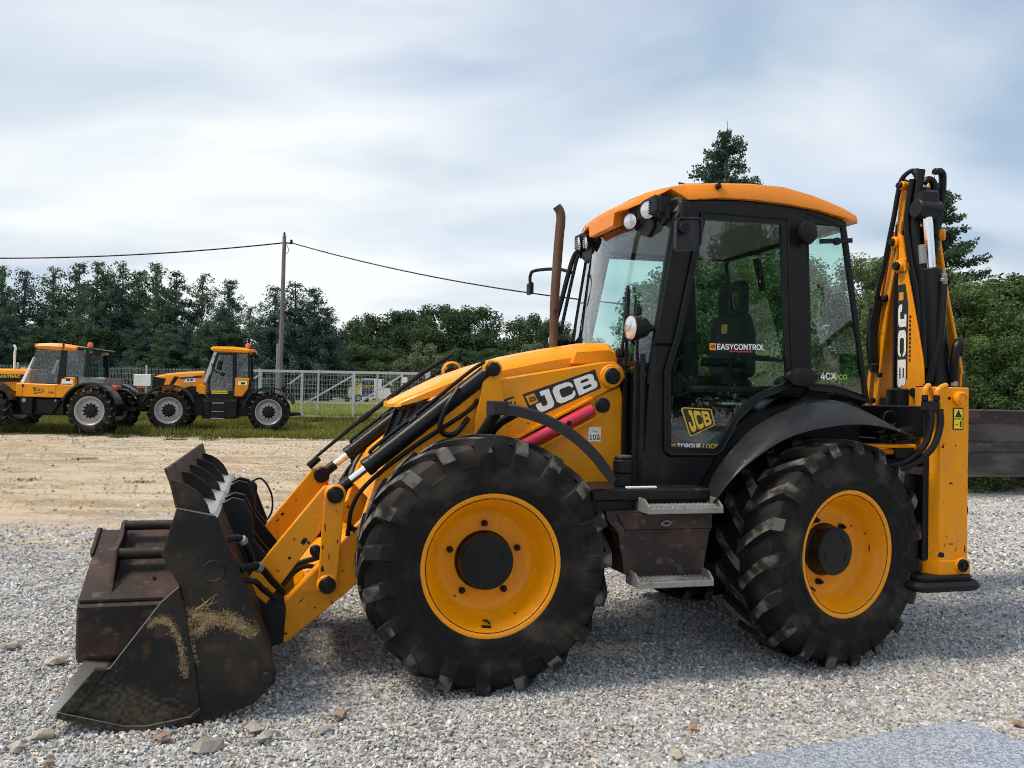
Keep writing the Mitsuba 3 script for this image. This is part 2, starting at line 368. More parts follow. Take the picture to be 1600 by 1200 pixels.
mat('stone_grain', pri({'type': 'mesh_attribute', 'name': 'vertex_color'}, .5, specular=.4))
scene['gravel'] = mikit.ply(gm, 'stone_grain', smooth=False, color=gc); USED.add('gravel')
labels['gravel'] = {'label': 'loose light grey crushed stone gravel covering the yard', 'kind': 'stuff', 'category': 'gravel'}

# ================================================================== BACKHOE LOADER
# machine axes: x rearwards from the front axle, y towards its right side (away from the camera), z up
MWm = mat4(rot('z', math.radians(15.94)), (-.389, 5.678, 0)); MW = TM(MWm)
B = thing('backhoe_loader', 'large yellow and black backhoe loader with its front shovel lowered onto the gravel', 'backhoe loader')
def bp(name, mesh, m, smooth=30, label=None, **kw): return add(f'{B}__{name}', mesh, M[m], MW, smooth, label, **kw)
def sec(name):
    k = number(f'{B}__{name}'); return k[len(B) + 2:]

# --- wheels ---------------------------------------------------------------
def arc_tyre(R, W, rim, lugs, seg=120, delta=.27, lugh=.034, lw=.0):
    """tyre about the y axis; returns carcass and lug meshes (side walls, worn faces)"""
    hw = W / 2; c0 = R - lugh
    half = [(0, c0), (hw * .5, c0 - .003), (hw * .82, c0 - .012), (hw * .93, c0 - .032), (hw * .985, c0 - .075), (hw * 1.02, c0 - .12), (hw * 1.03, (c0 + rim) / 2 - .01), (hw * .99, rim + .045), (hw * .93, rim + .02), (hw * .90, rim + .012), (hw * .88, rim - .015)]
    prof = [(r, -y) for y, r in half[::-1]] + [(r, y) for y, r in half[1:]]
    car = lathe(prof, axis=(0, 1, 0), seg=seg)
    Vs, Fs, Vt, Ft, off, offt = [], [], [], [], 0, 0
    path = [(.00, 0., 1.), (.25, .30, 1.), (.5, .58, 1.), (.75, .82, 1.), (.9, .94, .95), (1.0, 1.0, .9), (1.08, 1.0, .6), (1.16, 1.0, .35), (1.22, 1.0, .12)]
    def carc(t):
        if t <= .9: return t * hw / .93 * 1.0, c0 - .010 * (t / .9) ** 2, np.array([0, 1.])
        k = (t - .9) / .32
        pts = np.array([(hw * .93, c0 - .03), (hw * .985, c0 - .075), (hw * 1.02, c0 - .12), (hw * 1.03, c0 - .15)])
        s = k * 3; i = min(int(s), 2); y, r = pts[i] + (pts[i + 1] - pts[i]) * (s - i)
        nrm = np.array([min(1, .35 + k * 1.5), max(0, 1 - k * 1.6)]); return y, r, nrm / np.linalg.norm(nrm)
    for side in (-1, 1):
        for k in range(lugs):
            ph0 = 2 * PI * (k + (.5 if side > 0 else 0)) / lugs
            secs = []
            for t, dd, hh in path:
                y, r, nrm = carc(t)
                if t == 0: y = -.012
                ph = ph0 - delta * dd; k0 = .008 * max(0, 1 - t / .25); wb, wt = .034 + lw * .8 + k0 + .004 * min(t, 1), .022 + lw + k0 + .002 * min(t, 1)
                h = lugh * hh if t < 1.05 else lugh * hh * .75
                def P(a, r_, y_): return np.array([r_ * math.cos(ph + a), side * y_, r_ * math.sin(ph + a)])
                rt, yt = r + nrm[1] * h, y + nrm[0] * h
                secs.append([P(-wb / r, r - .006, y), P(-wt / r, rt, yt), P(wt / r, rt, yt), P(wb / r, r - .006, y)])
            S = np.array(secs)
            if True:
                v = S.reshape(-1, 3); f = []
                for i in range(len(S) - 1):
                    for a in ((0, 1), (2, 3)):
                        f += [[i * 4 + a[0], i * 4 + a[1], i * 4 + 4 + a[1]], [i * 4 + a[0], i * 4 + 4 + a[1], i * 4 + 4 + a[0]]]
                    if i >= 5:
                        f += [[i * 4 + 1, i * 4 + 2, i * 4 + 6], [i * 4 + 1, i * 4 + 6, i * 4 + 5]]
                f += [[0, 1, 2], [0, 2, 3]]
                e = (len(S) - 1) * 4; f += [[e, e + 1, e + 2], [e, e + 2, e + 3]]
                Vs.append(v); Fs.append(np.array(f) + off); off += len(v)
                vt = S[:6, 1:3].reshape(-1, 3); ft = []
                for i in range(5): ft += [[i * 2, i * 2 + 1, i * 2 + 3], [i * 2, i * 2 + 3, i * 2 + 2]]
                Vt.append(vt); Ft.append(np.array(ft) + offt); offt += len(vt)
    body = trimesh.Trimesh(np.vstack(Vs), np.vstack(Fs), process=False)
    top = trimesh.Trimesh(np.vstack(Vt), np.vstack(Ft), process=False)
    return car, body, top
TR, TW_, RIM = .705, .45, .375
carc, lugb, lugt = arc_tyre(TR, TW_, RIM, 19, lugh=.029, lw=.012)
rib = [lathe([(r_ - .004, -y_), (r_ - .002, -y_ - .0035), (r_ + .002, -y_ - .0035), (r_ + .004, -y_)], axis=(0, 1, 0), seg=90) for r_, y_ in ((.432, .2225), (.446, .2240), (.500, .2285), (.556, .2300))]
mark = [xf(b, t=(0, 0, 0)) for b in [trimesh.Trimesh(np.column_stack([v[:, 0], -.2300 - np.clip(v[:, 2], 0, .002), v[:, 1]]), f) for v, f in [(lambda m: (np.column_stack([(.475 + m.vertices[:, 1]) * np.cos(a0 - m.vertices[:, 0] / .49), (.475 + m.vertices[:, 1]) * np.sin(a0 - m.vertices[:, 0] / .49), m.vertices[:, 2]]), m.faces))(meshkit.text_mesh(t_, .030, .002, True)) for t_, a0 in (('16.9-28', 2.0), ('440/80-28', 5.2))]]]
carc = cat(carc, *rib, *mark)
tyre_ply = mikit.ply(cat(carc, lugb), 'tyre_rubber', smooth=32)
lug_ply = mikit.ply(lugt, 'tyre_lug_face', smooth=False)
rim_prof = [(.352, .20), (.362, .19), (.34, .15), (.335, -.02), (.33, -.10), (.352, -.135), (.356, -.16), (.372, -.172), (.384, -.186), (.392, -.200), (.392, -.206), (.380, -.207),
            (.366, -.200), (.356, -.185), (.350, -.168), (.346, -.160), (.336, -.140), (.322, -.110), (.312, -.07), (.300, -.05), (.292, -.045), (.285, -.028), (.262, -.012), (.22, -.004), (.12, -.004), (.0, -.004)]
# profile runs from the inner flange round the outer lip into the dish (outer side is -y)
rim_ply = mikit.ply(lathe([(r, y) for r, y in rim_prof], axis=(0, 1, 0), seg=72), 'yellow_rim', smooth=40)
hub_ply = mikit.ply(cat(lathe([(.165, .0), (.165, -.02), (.155, -.03), (.152, -.095), (.146, -.108), (.12, -.112), (0, -.112)], axis=(0, 1, 0), seg=48),
                        *[xf(tube([(.095 * math.cos(a + q), -.112, .095 * math.sin(a + q)) for q in np.linspace(0, .55, 6)], .006, 6), t=(0, 0, 0)) for a in (.2, 1.5, 2.7, 4.0, 5.0)]), 'black_paint', smooth=35)
bolt_m = [xf(cat(rod((0, .0, 0), (0, -.03, 0), .019, 6), rod((0, -.03, 0), (0, -.05, 0), .011, 8)), t=(.205 * math.cos(a), 0, .205 * math.sin(a))) for a in [PI / 2 + .05 + k * 2 * PI / 5 for k in range(5)]]
valve_ply = mikit.ply(cat(tube([(0, -.10, -.318), (.01, -.135, -.31), (.02, -.165, -.318)], .006, 6), rod((-.02, -.150, -.338), (.03, -.158, -.338), .008, 8)), 'bolt_black')
bolt_plies = [mikit.ply(b, 'bolt_black', smooth=30) for b in bolt_m]
def wheel(x, y, steer, spin, side=1, w=None):
    W = sec('wheel'); m = MWm @ mat4(rot('z', steer) @ (np.eye(3) if side > 0 else rot('z', PI)) @ rot('y', spin), (x, y, TR - .006)); t = TM(m)
    def put(n, d):
        k = number(f'{B}__{W}__{n}'); scene[k] = {**d, 'to_world': t}
    m2 = TM(MWm @ mat4(rot('z', steer) @ (rot('z', 0) if side > 0 else rot('z', PI)) @ rot('y', spin + .3), (x, y, TR - .006)))
    put('tyre', tyre_ply); put('tread_face', lug_ply); put('rim', rim_ply); put('hub', hub_ply)
    for b in bolt_plies: put('wheel_bolt', b)
    put('valve', valve_ply)
wheel(0, -.895, 0, .05); wheel(2.22, -.895, .21, .9)
wheel(0, .895, 0, .4, -1); wheel(2.22, .895, .21, .2, -1)

# --- chassis ----------------------------------------------------------------
C = sec('chassis')
bp(f'{C}__frame', cat(box(-.45, 2.95, -.36, .36, .52, .98), box(-.25, .25, -.66, .66, .55, .82), rod((0, -.75, .70), (0, .75, .70), .11), rod((2.22, -.75, .70), (2.22, .75, .70), .12), box(2.0, 2.44, -.62, .62, .52, .86)), 'black_paint')
bp(f'{C}__ledge', cat(box(.60, 1.36, -1.02, -.40, 1.03, 1.10, .01), prism_y([(.62, .93), (1.36, .93), (1.36, 1.03), (.62, 1.03)], -.98, -.45)), 'black_paint')
bp('tank_guard', prism_y([(.68, .975), (1.36, .975), (1.36, .965), (1.30, .62), (1.26, .585), (.86, .585), (.80, .62), (.76, .85), (.69, .93)], -1.04, -.42, .012), 'rusty_steel', label='brown steel side panel of the tank between the wheels')
bp('tank_guard__fold', cat(prism_y([(.80, .868), (1.35, .868), (1.35, .962), (.74, .962)], -1.055, -1.042, .005), bar((.8, -1.046, .86), (1.34, -1.046, .86), .01, .012)), 'rusty_steel')
bp('tank_guard__latch', tube([(1.05 + .03 * math.cos(a), -1.06 - .004 * math.sin(3 * a), .905 + .012 * math.sin(a)) for a in np.linspace(0, 2 * PI, 12)], .005, 6), 'galvanised')
def step(x0, x1, z, y0, y1):
    S = sec('step')
    bp(f'{S}__tread_frame', cat(box(x0, x1, y0, y0 + .02, z - .028, z + .006, .003), box(x0, x1, y1 - .02, y1, z - .028, z + .006, .003), prism_x([(y0, z - .028), (y1, z - .028), (y1, z + .055), (y1 - .12, z + .05), (y0, z + .012)], x0 - .006, x0 + .004, .001), prism_x([(y0, z - .028), (y1, z - .028), (y1, z + .055), (y1 - .12, z + .05), (y0, z + .012)], x1 - .004, x1 + .006, .001)), 'galvanised')
    t = []
    for k in range(5):
        yy_ = y0 + .035 + k * (y1 - y0 - .06) / 4.6
        n = 30
        pts = [(x0 + .01 + (x1 - x0 - .02) * i / n, yy_, z + (.012 if i % 2 else -.002)) for i in range(n + 1)]
        t.append(tube(pts, .0075, 5, smooth=False))
    t.append(box(x0, x1, y0 + .02, y1 - .02, z - .03, z - .02, .002))
    bp(f'{S}__grip_grating', cat(*t), 'galvanised')
step(.895, 1.355, 1.0, -1.16, -.98)
step(.835, 1.295, .585, -1.17, -1.0)
bp('filler_cap', cat(rod((.86, -.86, 1.10), (.86, -.86, 1.18), .055), rod((.86, -.86, 1.18), (.86, -.86, 1.26), .062, 14), rod((.86, -.86, 1.26), (.86, -.86, 1.275), .055, c=.5)), 'black_plastic')
bp('filler_cap__lid', rod((.86, -.86, 1.272), (.86, -.86, 1.285), .05, c=.5), 'exhaust_rust')
bp(f'{C}__warning_plate', prism_z([(.83, -1.0), (1.02, -.99), (1.02, -.965), (.83, -.965)], 1.101, 1.112, .001), 'white_decal')
# rear frame and the black tank behind the rear wheel
bp(f'{C}__rear_frame', cat(box(2.55, 2.90, -.93, .93, .60, 1.27), box(2.75, 2.90, -.92, .92, 1.27, 1.40), box(2.9, 3.05, -1.0, 1.0, .62, 1.30), box(2.9, 3.06, -1.0, 1.0, 1.42, 1.62)), 'black_paint')
bp(f'{C}__frame_rail', cat(box(2.1, 2.86, -.98, -.90, 1.345, 1.37), box(2.3, 3.0, -.90, -.78, 1.30, 1.335)), 'yellow_paint')
bp(f'{C}__rear_bracket', cat(bar((2.55, -.9, 1.22), (2.9, -.98, 1.20), .05, .05)), 'rusty_steel')

# --- loader tower, arms, cylinders -------------------------------------------
def arms(side):
    """side -1 near, +1 far"""
    s = side; A = sec('loader_arm')
    Y = lambda a, b: (min(s * a, s * b), max(s * a, s * b))
    y0, y1 = Y(.47, .60)
    arm = [(.955, 1.82), (.90, 1.857), (.84, 1.853), (.14, 1.722), (.02, 1.66), (-.25, 1.45), (-.50, 1.24), (-.57, 1.12), (-.64, .885), (-1.05, .46), (-1.17, .37), (-1.21, .29), (-1.17, .215), (-1.05, .21), (-.66, .53), (-.38, .84), (-.12, 1.08), (.31, 1.37), (.52, 1.487), (.94, 1.713), (.98, 1.76)]
    bp(f'{A}__beam', prism_y(arm, y0, y1, .007), 'yellow_worn')
    lip = [(-.57, 1.12), (-.50, 1.24), (-.25, 1.45), (.02, 1.66), (.02, 1.60), (-.2, 1.40), (-.45, 1.18)]
    a0, a1 = Y(.30, .47)
    bp(f'{A}__inner_flange', prism_y([(-.60, 1.0), (-.52, 1.20), (-.25, 1.42), (.0, 1.6), (0., 1.5), (-.25, 1.25), (-.5, .95)], a0, a1, .006), 'yellow_paint')
    # lever and link that tilt the shovel
    y2, y3 = Y(.645, .675)
    bp(f'{A}__tilt_lever', prism_y(capsule2((-.81, 1.045), (-.841, .54), .058, .052), y2, y3, .005), 'yellow_worn')
    y4, y5 = Y(.60, .64)
    bp(f'{A}__tilt_link', prism_y([(-.87, 1.09), (-.80, 1.09), (-.775, 1.0), (-.81, .93), (-1.17, .44), (-1.24, .50), (-1.27, .585)], y4, y5, .006), 'yellow_worn')
    y6, y7 = Y(.605, .645)
    crank = [(.02, 1.30), (.16, 1.30), (.20, 1.40), (.185, 1.52), (.155, 1.70), (.158, 1.80), (.13, 1.835), (.07, 1.835), (.042, 1.80), (.035, 1.66), (.0, 1.48), (-.005, 1.37)]
    bp(f'{A}__bell_crank', prism_y(crank, y6, y7, .006), 'yellow_paint')
    for (x, z, r, ya, yb) in ((-.81, 1.045, .047, .64, .70), (-.841, .54, .047, .64, .70), (.099, 1.78, .042, .64, .675), (.106, 1.486, .042, .64, .675), (.873, 1.763, .05, .60, .655), (-.906, .722, .032, .58, .64)):
        yy0 = s * ya; yy1 = s * yb
        bp(f'{A}__pin', cat(rod((x, yy0, z), (x, yy1, z), r, 22), rod((x, yy1, z), (x, yy1 + s * .008, z), r * .62, 14), rod((x, yy1, z), (x, yy1 + s * .014, z), r * .25, 6)), 'bolt_black')
        if r > .045: bp(f'{A}__pin_boss', rod((x, yy0, z), (x, yy0 + s * (.045 if x < 0 else .035), z), r + .014, 26, .2), 'yellow_worn')
    # tilt cylinder
    P0, P1 = np.array([-.81, s * .60, 1.045]), np.array([.099, s * .60, 1.78]); d = P1 - P0
    Cn = sec('tilt_cylinder')
    bp(f'{Cn}__piston', rod(P0 + d * .03, P0 + d * .25, .024), 'chrome')
    bp(f'{Cn}__rod_end', cat(rod(P0 + d * .0, P0 + d * .10, .034), rod(P0 - [0, .04, 0], P0 + [0, .04, 0], .055)), 'bolt_black')
    bp(f'{Cn}__barrel', cat(rod(P0 + d * .195, P0 + d * .97, .05, 26), rod(P0 + d * .19, P0 + d * .235, .054, 26), rod(P1 - [0, .035, 0], P1 + [0, .035, 0], .058)), 'black_paint')
    nrm = np.array([-d[2], 0, d[0]]) / np.linalg.norm(d)
    bp(f'{Cn}__feed_pipe', cat(tube([P0 + d * .25 + nrm * .052, P0 + d * .3 + nrm * .066, P0 + d * .6 + nrm * .066, P0 + d * .9 + nrm * .070, P1 + nrm * .06], .011, 8), rod(P0 + d * .50 + nrm * .05, P0 + d * .55 + nrm * .05, .02, 10)), 'rubber_hose')
    bp(f'{Cn}__hose', tube([P0 + d * .80 + nrm * .04 + [0, s * .05, 0], P0 + d * .69 + [0, s * .075, 0], P0 + d * .61 - nrm * .06 + [0, s * .07, 0], P0 + d * .60 - nrm * .12 + [0, s * .06, 0], P0 + d * .65 - nrm * .16 + [0, s * .05, 0], P0 + d * .75 - nrm * .14 + [0, s * .03, 0]], .016, 9), 'rubber_hose')
    # lift cylinder
    L0, L1 = np.array([.79, s * .645, 1.58]), np.array([-.02, s * .645, 1.165]); e = L1 - L0; Ln = sec('lift_cylinder')
    bp(f'{Ln}__barrel', cat(rod(L0 + e * .06, L0 + e * .88, .036, 22), rod(L0 + e * .86, L0 + e * .9, .042, 22), rod(L0 + e * .27 + [0, s * .03, .0], L0 + e * .27 + [0, s * .046, .0], .02, 8)), 'red_ram')
    bp(f'{Ln}__pin', cat(rod(L0 + [0, -.03, 0], L0 + [0, s * .055, 0], .047, 22), rod(L0 + [0, s * .055, 0], L0 + [0, s * .062, 0], .03, 12)), 'bolt_black')
    bp(f'{Ln}__fitting', rod(L0 + e * .27 + [0, s * .03, .0], L0 + e * .27 + [0, s * .06, .0], .016, 6), 'bolt_black')
    en = np.array([-e[2], 0, e[0]]) / np.linalg.norm(e) * (-1)
    for k in (-1, 1):
        bp(f'{A}__ram_guard', bar(L0 + e * .02 + en * .058 * k - [0, s * .03, 0], L0 + e * .80 + en * .058 * k - [0, s * .03, 0], .05, .014, (0, 0, 1)), 'yellow_paint')
    return A
An = arms(-1); Af = arms(1)
bp(f'{An}__weld_bar', cat(bar((-.98, -.606, .50), (-.87, -.606, .505), .012, .022), bar((-1.13, -.606, .33), (-1.07, -.606, .26), .012, .022)), 'yellow_worn')
# knocked-off paint where the photograph shows it
rc = np.random.default_rng(8)
def chip(name, x, z, y, w, h, ang=0.):
    n = 16; a = np.arange(n) * 2 * PI / n; r = rc.uniform(.55, 1.15, n); p = np.column_stack([np.cos(a) * r * w / 2, np.sin(a) * r * h / 2]); c, s_ = math.cos(ang), math.sin(ang)
    bp(f'{name}__paint_chip', prism_y(np.column_stack([x + p[:, 0] * c - p[:, 1] * s_, z + p[:, 0] * s_ + p[:, 1] * c]), y - .0008, y, .0002), 'bolt_black', False)
for x, z, w, h, g in ((-.975, .78, .035, .05, -.5), (-1.05, .69, .028, .016, .3), (-1.16, .52, .02, .02, 0), (-.90, .90, .012, .008, 0), (-1.11, .62, .014, .010, .6)): chip(An, x, z, -.6405, w, h, g)
for x, z, w, h, g in ((-.87, .63, .02, .035, 0), (-.835, .70, .008, .04, 0), (-.79, .78, .008, .03, 0), (-.86, .86, .008, .05, .1), (-.80, .95, .010, .006, 0)): chip(An, x, z, -.6755, w, h, g)
for x, z, w, h, g in ((-.70, .84, .05, .06, .8), (-.60, .72, .010, .008, 0), (-.98, .44, .05, .008, .85), (-1.08, .26, .06, .02, .1), (-.75, .60, .03, .006, .85), (-.9, .40, .014, .01, 0)): chip(An, x, z, -.6005, w, h, g)
for x, z, w, h, g in ((-1.07, .77, .035, .018, .7), (-1.10, .73, .025, .014, .7), (-1.17, .66, .014, .008, .7), (-.98, .87, .02, .01, .7)): chip(Af, x, z, .5995, w, h, g)
# pipes along the arm
bp(f'{An}__arm_pipe', tube([(-.73, -.615, .80), (-.70, -.60, .98), (-.60, -.60, 1.12), (-.35, -.61, 1.32), (-.05, -.61, 1.52), (.02, -.62, 1.6)], .013, 8), 'rubber_hose')
tw_ = [(.93, 1.84), (.86, 1.86), (.79, 1.80), (.68, 1.52), (.50, 1.33), (.48, 1.08), (.96, 1.08), (.95, 1.45)]
bp(f'{C}__firewall', cat(box(.965, .995, -.60, .60, 1.05, 1.80), box(.97, 1.03, -.755, -.735, 1.05, 1.86)), 'black_plastic')
for s in (-1, 1):
    k = sec('loader_tower')
    bp(f'{k}__side_plate', prism_y(tw_, s * .515 - .012, s * .515 + .012, .004) if s > 0 else prism_y([(x, z if z < 1.6 else min(z, 1.70)) for x, z in tw_], -.46, -.44, .004), 'yellow_paint')
    if s < 0:
        bp(f'{k}__pivot_cheek', prism_y([(.52, 1.09), (1.02, 1.09), (1.0, 1.52), (.955, 1.70), (.80, 1.64), (.52, 1.46), (.30, 1.34), (.36, 1.2)], -.575, -.53, .006), 'yellow_paint')
        bp(f'{k}__pivot_eye', cat(rod((.873, -.60, 1.763), (.873, -.63, 1.763), .075, 28, .2)), 'yellow_paint')
        bp(f'{k}__sticker', prism_y([(.742, 1.352), (.826, 1.352), (.826, 1.442), (.742, 1.442)], -.580, -.5765, .001), 'white_decal', label='small white sound level sticker')
# crossmember between the arms with its hoses
bp('arm_crossmember', cat(prism_y([(-1.0, .42), (-.92, .36), (-.66, .56), (-.64, .72), (-.70, .74), (-.86, .60), (-.96, .56)], -.46, .46, .02), prism_y([(-.60, 1.0), (-.52, 1.12), (-.40, 1.08), (-.5, .92)], -.46, .46, .02)), 'yellow_paint')
bp('arm_crossmember__slot', prism_y([(-.93, .79), (-.86, .80), (-.85, .95), (-.885, .98), (-.92, .94)], -.60, -.58, .003), 'black_paint')
bp('arm_crossmember__hose', cat(tube([(-1.16, -.5, .45), (-1.05, -.48, .55), (-1.0, -.47, .62), (-.88, -.47, .66), (-.75, -.47, .72), (-.6, -.4, .9)], .017, 8), tube([(-1.14, -.44, .42), (-1.02, -.42, .56), (-.94, -.42, .60), (-.80, -.42, .58), (-.7, -.4, .7)], .015, 8), rod((-1.09, -.49, .51), (-1.02, -.48, .59), .026, 8)), 'rubber_hose')

# --- shovel (two-piece jaw) -----------------------------------------------------
S = sec('loader_shovel')
cheek = [(-1.597, 1.042), (-1.421, 1.003), (-1.262, .63), (-1.112, .232), (-1.116, .176), (-1.217, .076), (-1.46, .004), (-1.55, -.012), (-1.465, .065), (-1.524, .505), (-1.575, .667), (-1.659, .817)]
jaw = [(-1.575, .667), (-1.653, .597), (-1.869, .297), (-1.93, .298), (-2.07, .105), (-2.04, .078), (-1.80, .012), (-1.70, .004), (-1.52, .03), (-1.462, .062), (-1.48, .21), (-1.535, .51)]
for s in (-1, 1):
    bp(f'{S}__cheek_plate', prism_y(cheek, s * 1.145, s * 1.172, .005), 'bucket_steel')
    bp(f'{S}__jaw_plate', prism_y(jaw, s * 1.150, s * 1.186, .005), 'bucket_steel')
    bp(f'{S}__wear_strip', cat(prism_y([(-2.085, .085), (-1.80, -.002), (-1.70, -.010), (-1.50, .030), (-1.50, .052), (-1.70, .022), (-1.80, .032), (-2.085, .118)], s * 1.184, s * 1.206, .006), prism_y([(-1.595, -.012), (-1.545, -.014), (-1.455, .06), (-1.46, .09)], s * 1.17, s * 1.20, .006)), 'bucket_steel')
    bp(f'{S}__jaw_lip', prism_y([(-1.869, .297), (-1.93, .304), (-2.085, .11), (-2.01, .105)], s * 1.182, s * 1.204, .006), 'bucket_steel')
    bp(f'{S}__pivot_cap', cat(rod((-1.155, s * 1.165, .205), (-1.155, s * 1.192, .205), .028, 18), rod((-1.50, s * 1.165, .73), (-1.50, s * 1.178, .73), .0, 6) if False else lathe([(.052, 0), (.056, .006), (.05, .010), (.044, .006), (.040, .004), (0, .004)], (-1.42, s * 1.172, .735), (0, s, 0), 26)), 'bucket_steel')
# bare edges where the paint has worn off
bp(f'{S}__worn_edge', cat(*[tube([(x, s_ * yy_, z) for x, z in pl], .0018, 5, smooth=False) for s_ in (-1, 1) for yy_, pl in ((1.186, jaw[:4]), (1.172, cheek[:2]), (1.206, [(-2.085, .118), (-1.80, .030), (-1.70, .022), (-1.50, .05)]))]), 'galvanised')
# the shells
def sheet(pts, th, y0, y1):
    p = np.asarray(pts, float); d = np.gradient(p, axis=0); d /= np.linalg.norm(d, axis=1, keepdims=True)
    nn = np.stack([-d[:, 1], d[:, 0]], 1); poly = np.vstack([p + nn * th / 2, (p - nn * th / 2)[::-1]])
    return prism_y(poly, y0, y1, .002)
bp(f'{S}__back_shell', sheet([(-1.425, 1.0), (-1.34, .78), (-1.24, .52), (-1.14, .25), (-1.16, .16), (-1.25, .08), (-1.47, .012)], .018, -1.145, 1.145), 'bucket_steel')
bp(f'{S}__jaw_floor', sheet([(-1.50, .10), (-1.54, .05), (-1.70, .02), (-1.82, .028), (-2.00, .085)], .02, -1.15, 1.15), 'bucket_steel')
bp(f'{S}__cutting_edge', prism_y([(-2.128, .105), (-2.118, .098), (-1.92, .045), (-1.90, .062), (-1.93, .075)], -1.182, 1.182, .002), 'worn_steel', label='worn bare steel cutting edge of the shovel')
bp(f'{S}__top_plate', prism_y([(-1.60, 1.036), (-1.435, .996), (-1.418, .985), (-1.408, .994), (-1.425, 1.012), (-1.60, 1.052)], -1.15, 1.15, .004), 'worn_steel', label='scuffed light steel top plate of the shovel')
bp(f'{S}__spill_guard', prism_y([(-1.602, 1.04), (-1.590, 1.05), (-1.645, 1.232), (-1.660, 1.23), (-1.617, 1.14)], -1.165, 1.165, .003), 'rusty_steel', label='brown spill guard plate standing along the top of the shovel')
gus = [(-1.60, 1.047), (-1.634, 1.180)] + [(-1.634 + .195 * math.sin(a) , 1.180 - .168 * (1 - math.cos(a)) - .045 * math.sin(a)) for a in np.linspace(.12, PI / 2, 9)] + [(-1.436, 1.004)]
gus = [(-1.605, 1.047), (-1.638, 1.178), (-1.60, 1.172), (-1.56, 1.158), (-1.52, 1.132), (-1.485, 1.098), (-1.458, 1.055), (-1.444, 1.012)]
for y in (-1.15, -.64, -.15, .36, .89):
    bp(f'{S}__gusset', prism_y(gus, y - .006, y + .006, .002), 'bucket_steel')
# hinge brackets, jaw rams and hoses behind the shovel
for s in (-1, 1):
    for dy in (.36, .62):
        y = s * dy
        bp(f'{S}__hinge_bracket', prism_y([(-1.42, 1.00), (-1.36, 1.03), (-1.30, 1.015), (-1.26, .93), (-1.245, .80), (-1.10, .62), (-1.06, .40), (-1.07, .22), (-1.14, .20), (-1.20, .40), (-1.33, .75)], y - .014, y + .014, .004), 'black_paint')
    if s < 0:
        bp(f'{S}__hose', cat(tube([(-1.37, -1.02, .86), (-1.31, -1.0, .865), (-1.27, -.96, .81), (-1.25, -.92, .74), (-1.27, -.86, .68)], .017, 9), tube([(-1.30, -.98, .70), (-1.24, -.95, .715), (-1.19, -.90, .68), (-1.14, -.80, .60), (-1.08, -.7, .52)], .019, 9), tube([(-1.29, -.96, .64), (-1.23, -.94, .63), (-1.18, -.88, .57), (-1.12, -.78, .50)], .016, 9)), 'rubber_hose')
        bp(f'{S}__hose_clip', cat(rod((-1.30, -1.0, .86), (-1.285, -.985, .84), .025, 10), rod((-1.22, -.93, .705), (-1.20, -.915, .69), .027, 10)), 'galvanised')
        continue
    R = sec('jaw_ram')
    bp(f'{R}__barrel', cat(rod((-1.30, s * .85, .93), (-1.20, s * .85, .68), .04), rod((-1.30, s * .90, .93), (-1.30, s * .78, .93), .055)), 'black_paint')
    bp(f'{R}__piston', rod((-1.20, s * .85, .68), (-1.12, s * .85, .46), .022), 'exhaust_rust')
    bp(f'{S}__hose', cat(tube([(-1.30, s * .80, .97), (-1.22, s * .80, 1.0), (-1.15, s * .78, .90), (-1.14, s * .76, .78), (-1.18, s * .74, .70)], .007 if s > 0 else .012, 8), tube([(-1.36, s * .98, .86), (-1.28, s * 1.0, .85), (-1.24, s * .95, .76), (-1.20, s * .90, .62), (-1.10, s * .8, .52)], .02, 8), tube([(-1.31, s * .95, .80), (-1.25, s * .93, .70), (-1.18, s * .85, .60), (-1.08, s * .7, .56)], .02, 8)), 'rubber_hose')
# dried clay crust and straw stuck to the near cheek
r_ = np.random.default_rng(3); fl = []
def flakes(path, n, spread, y, s0, s1):
    p = spline([(a, 0, b) for a, b in path], 12)
    for _ in range(n):
        c = p[r_.integers(0, len(p))]; o = r_.normal(size=2) * spread
        b = stone_base(r_.integers(0, 14), 8); v = b.vertices * [1, .16, 1] * r_.uniform(s0, s1); a = r_.uniform(0, 2 * PI)
        fl.append(trimesh.Trimesh(v @ rot('y', a).T + [c[0] + o[0], y, c[2] + o[1]], b.faces, process=False))
flakes([(-1.70, .495), (-1.66, .512), (-1.62, .505), (-1.575, .43), (-1.55, .34), (-1.535, .24)], 900, .010, -1.1875, .0015, .0065)
flakes([(-1.535, .50), (-1.53, .46), (-1.515, .38), (-1.50, .30)], 500, .011, -1.1735, .0015, .0065)
flakes([(-1.52, .54), (-1.46, .515), (-1.40, .51), (-1.34, .505), (-1.28, .455), (-1.225, .43)], 1500, .017, -1.1735, .0015, .007)
flakes([(-1.49, .44), (-1.46, .47), (-1.42, .50), (-1.35, .475), (-1.28, .465)], 900, .018, -1.1735, .0015, .0065)
bp(f'{S}__mud_crust', cat(*fl), 'dry_clay', smooth=False); labels[f'{B}__{S}__mud_crust'] = {'label': 'straw coloured dried mud stuck on the shovel cheek', 'kind': 'stuff'}
bp(f'{S}__straw', cat(*[tube([(-1.50 + r_.uniform(-.03, .1), -1.182, .52 + r_.uniform(-.02, .06)), (-1.44 + r_.uniform(-.05, .05), -1.19, .58 + r_.uniform(-.05, .05))], .0016, 4, smooth=False) for _ in range(14)]), 'dry_clay')

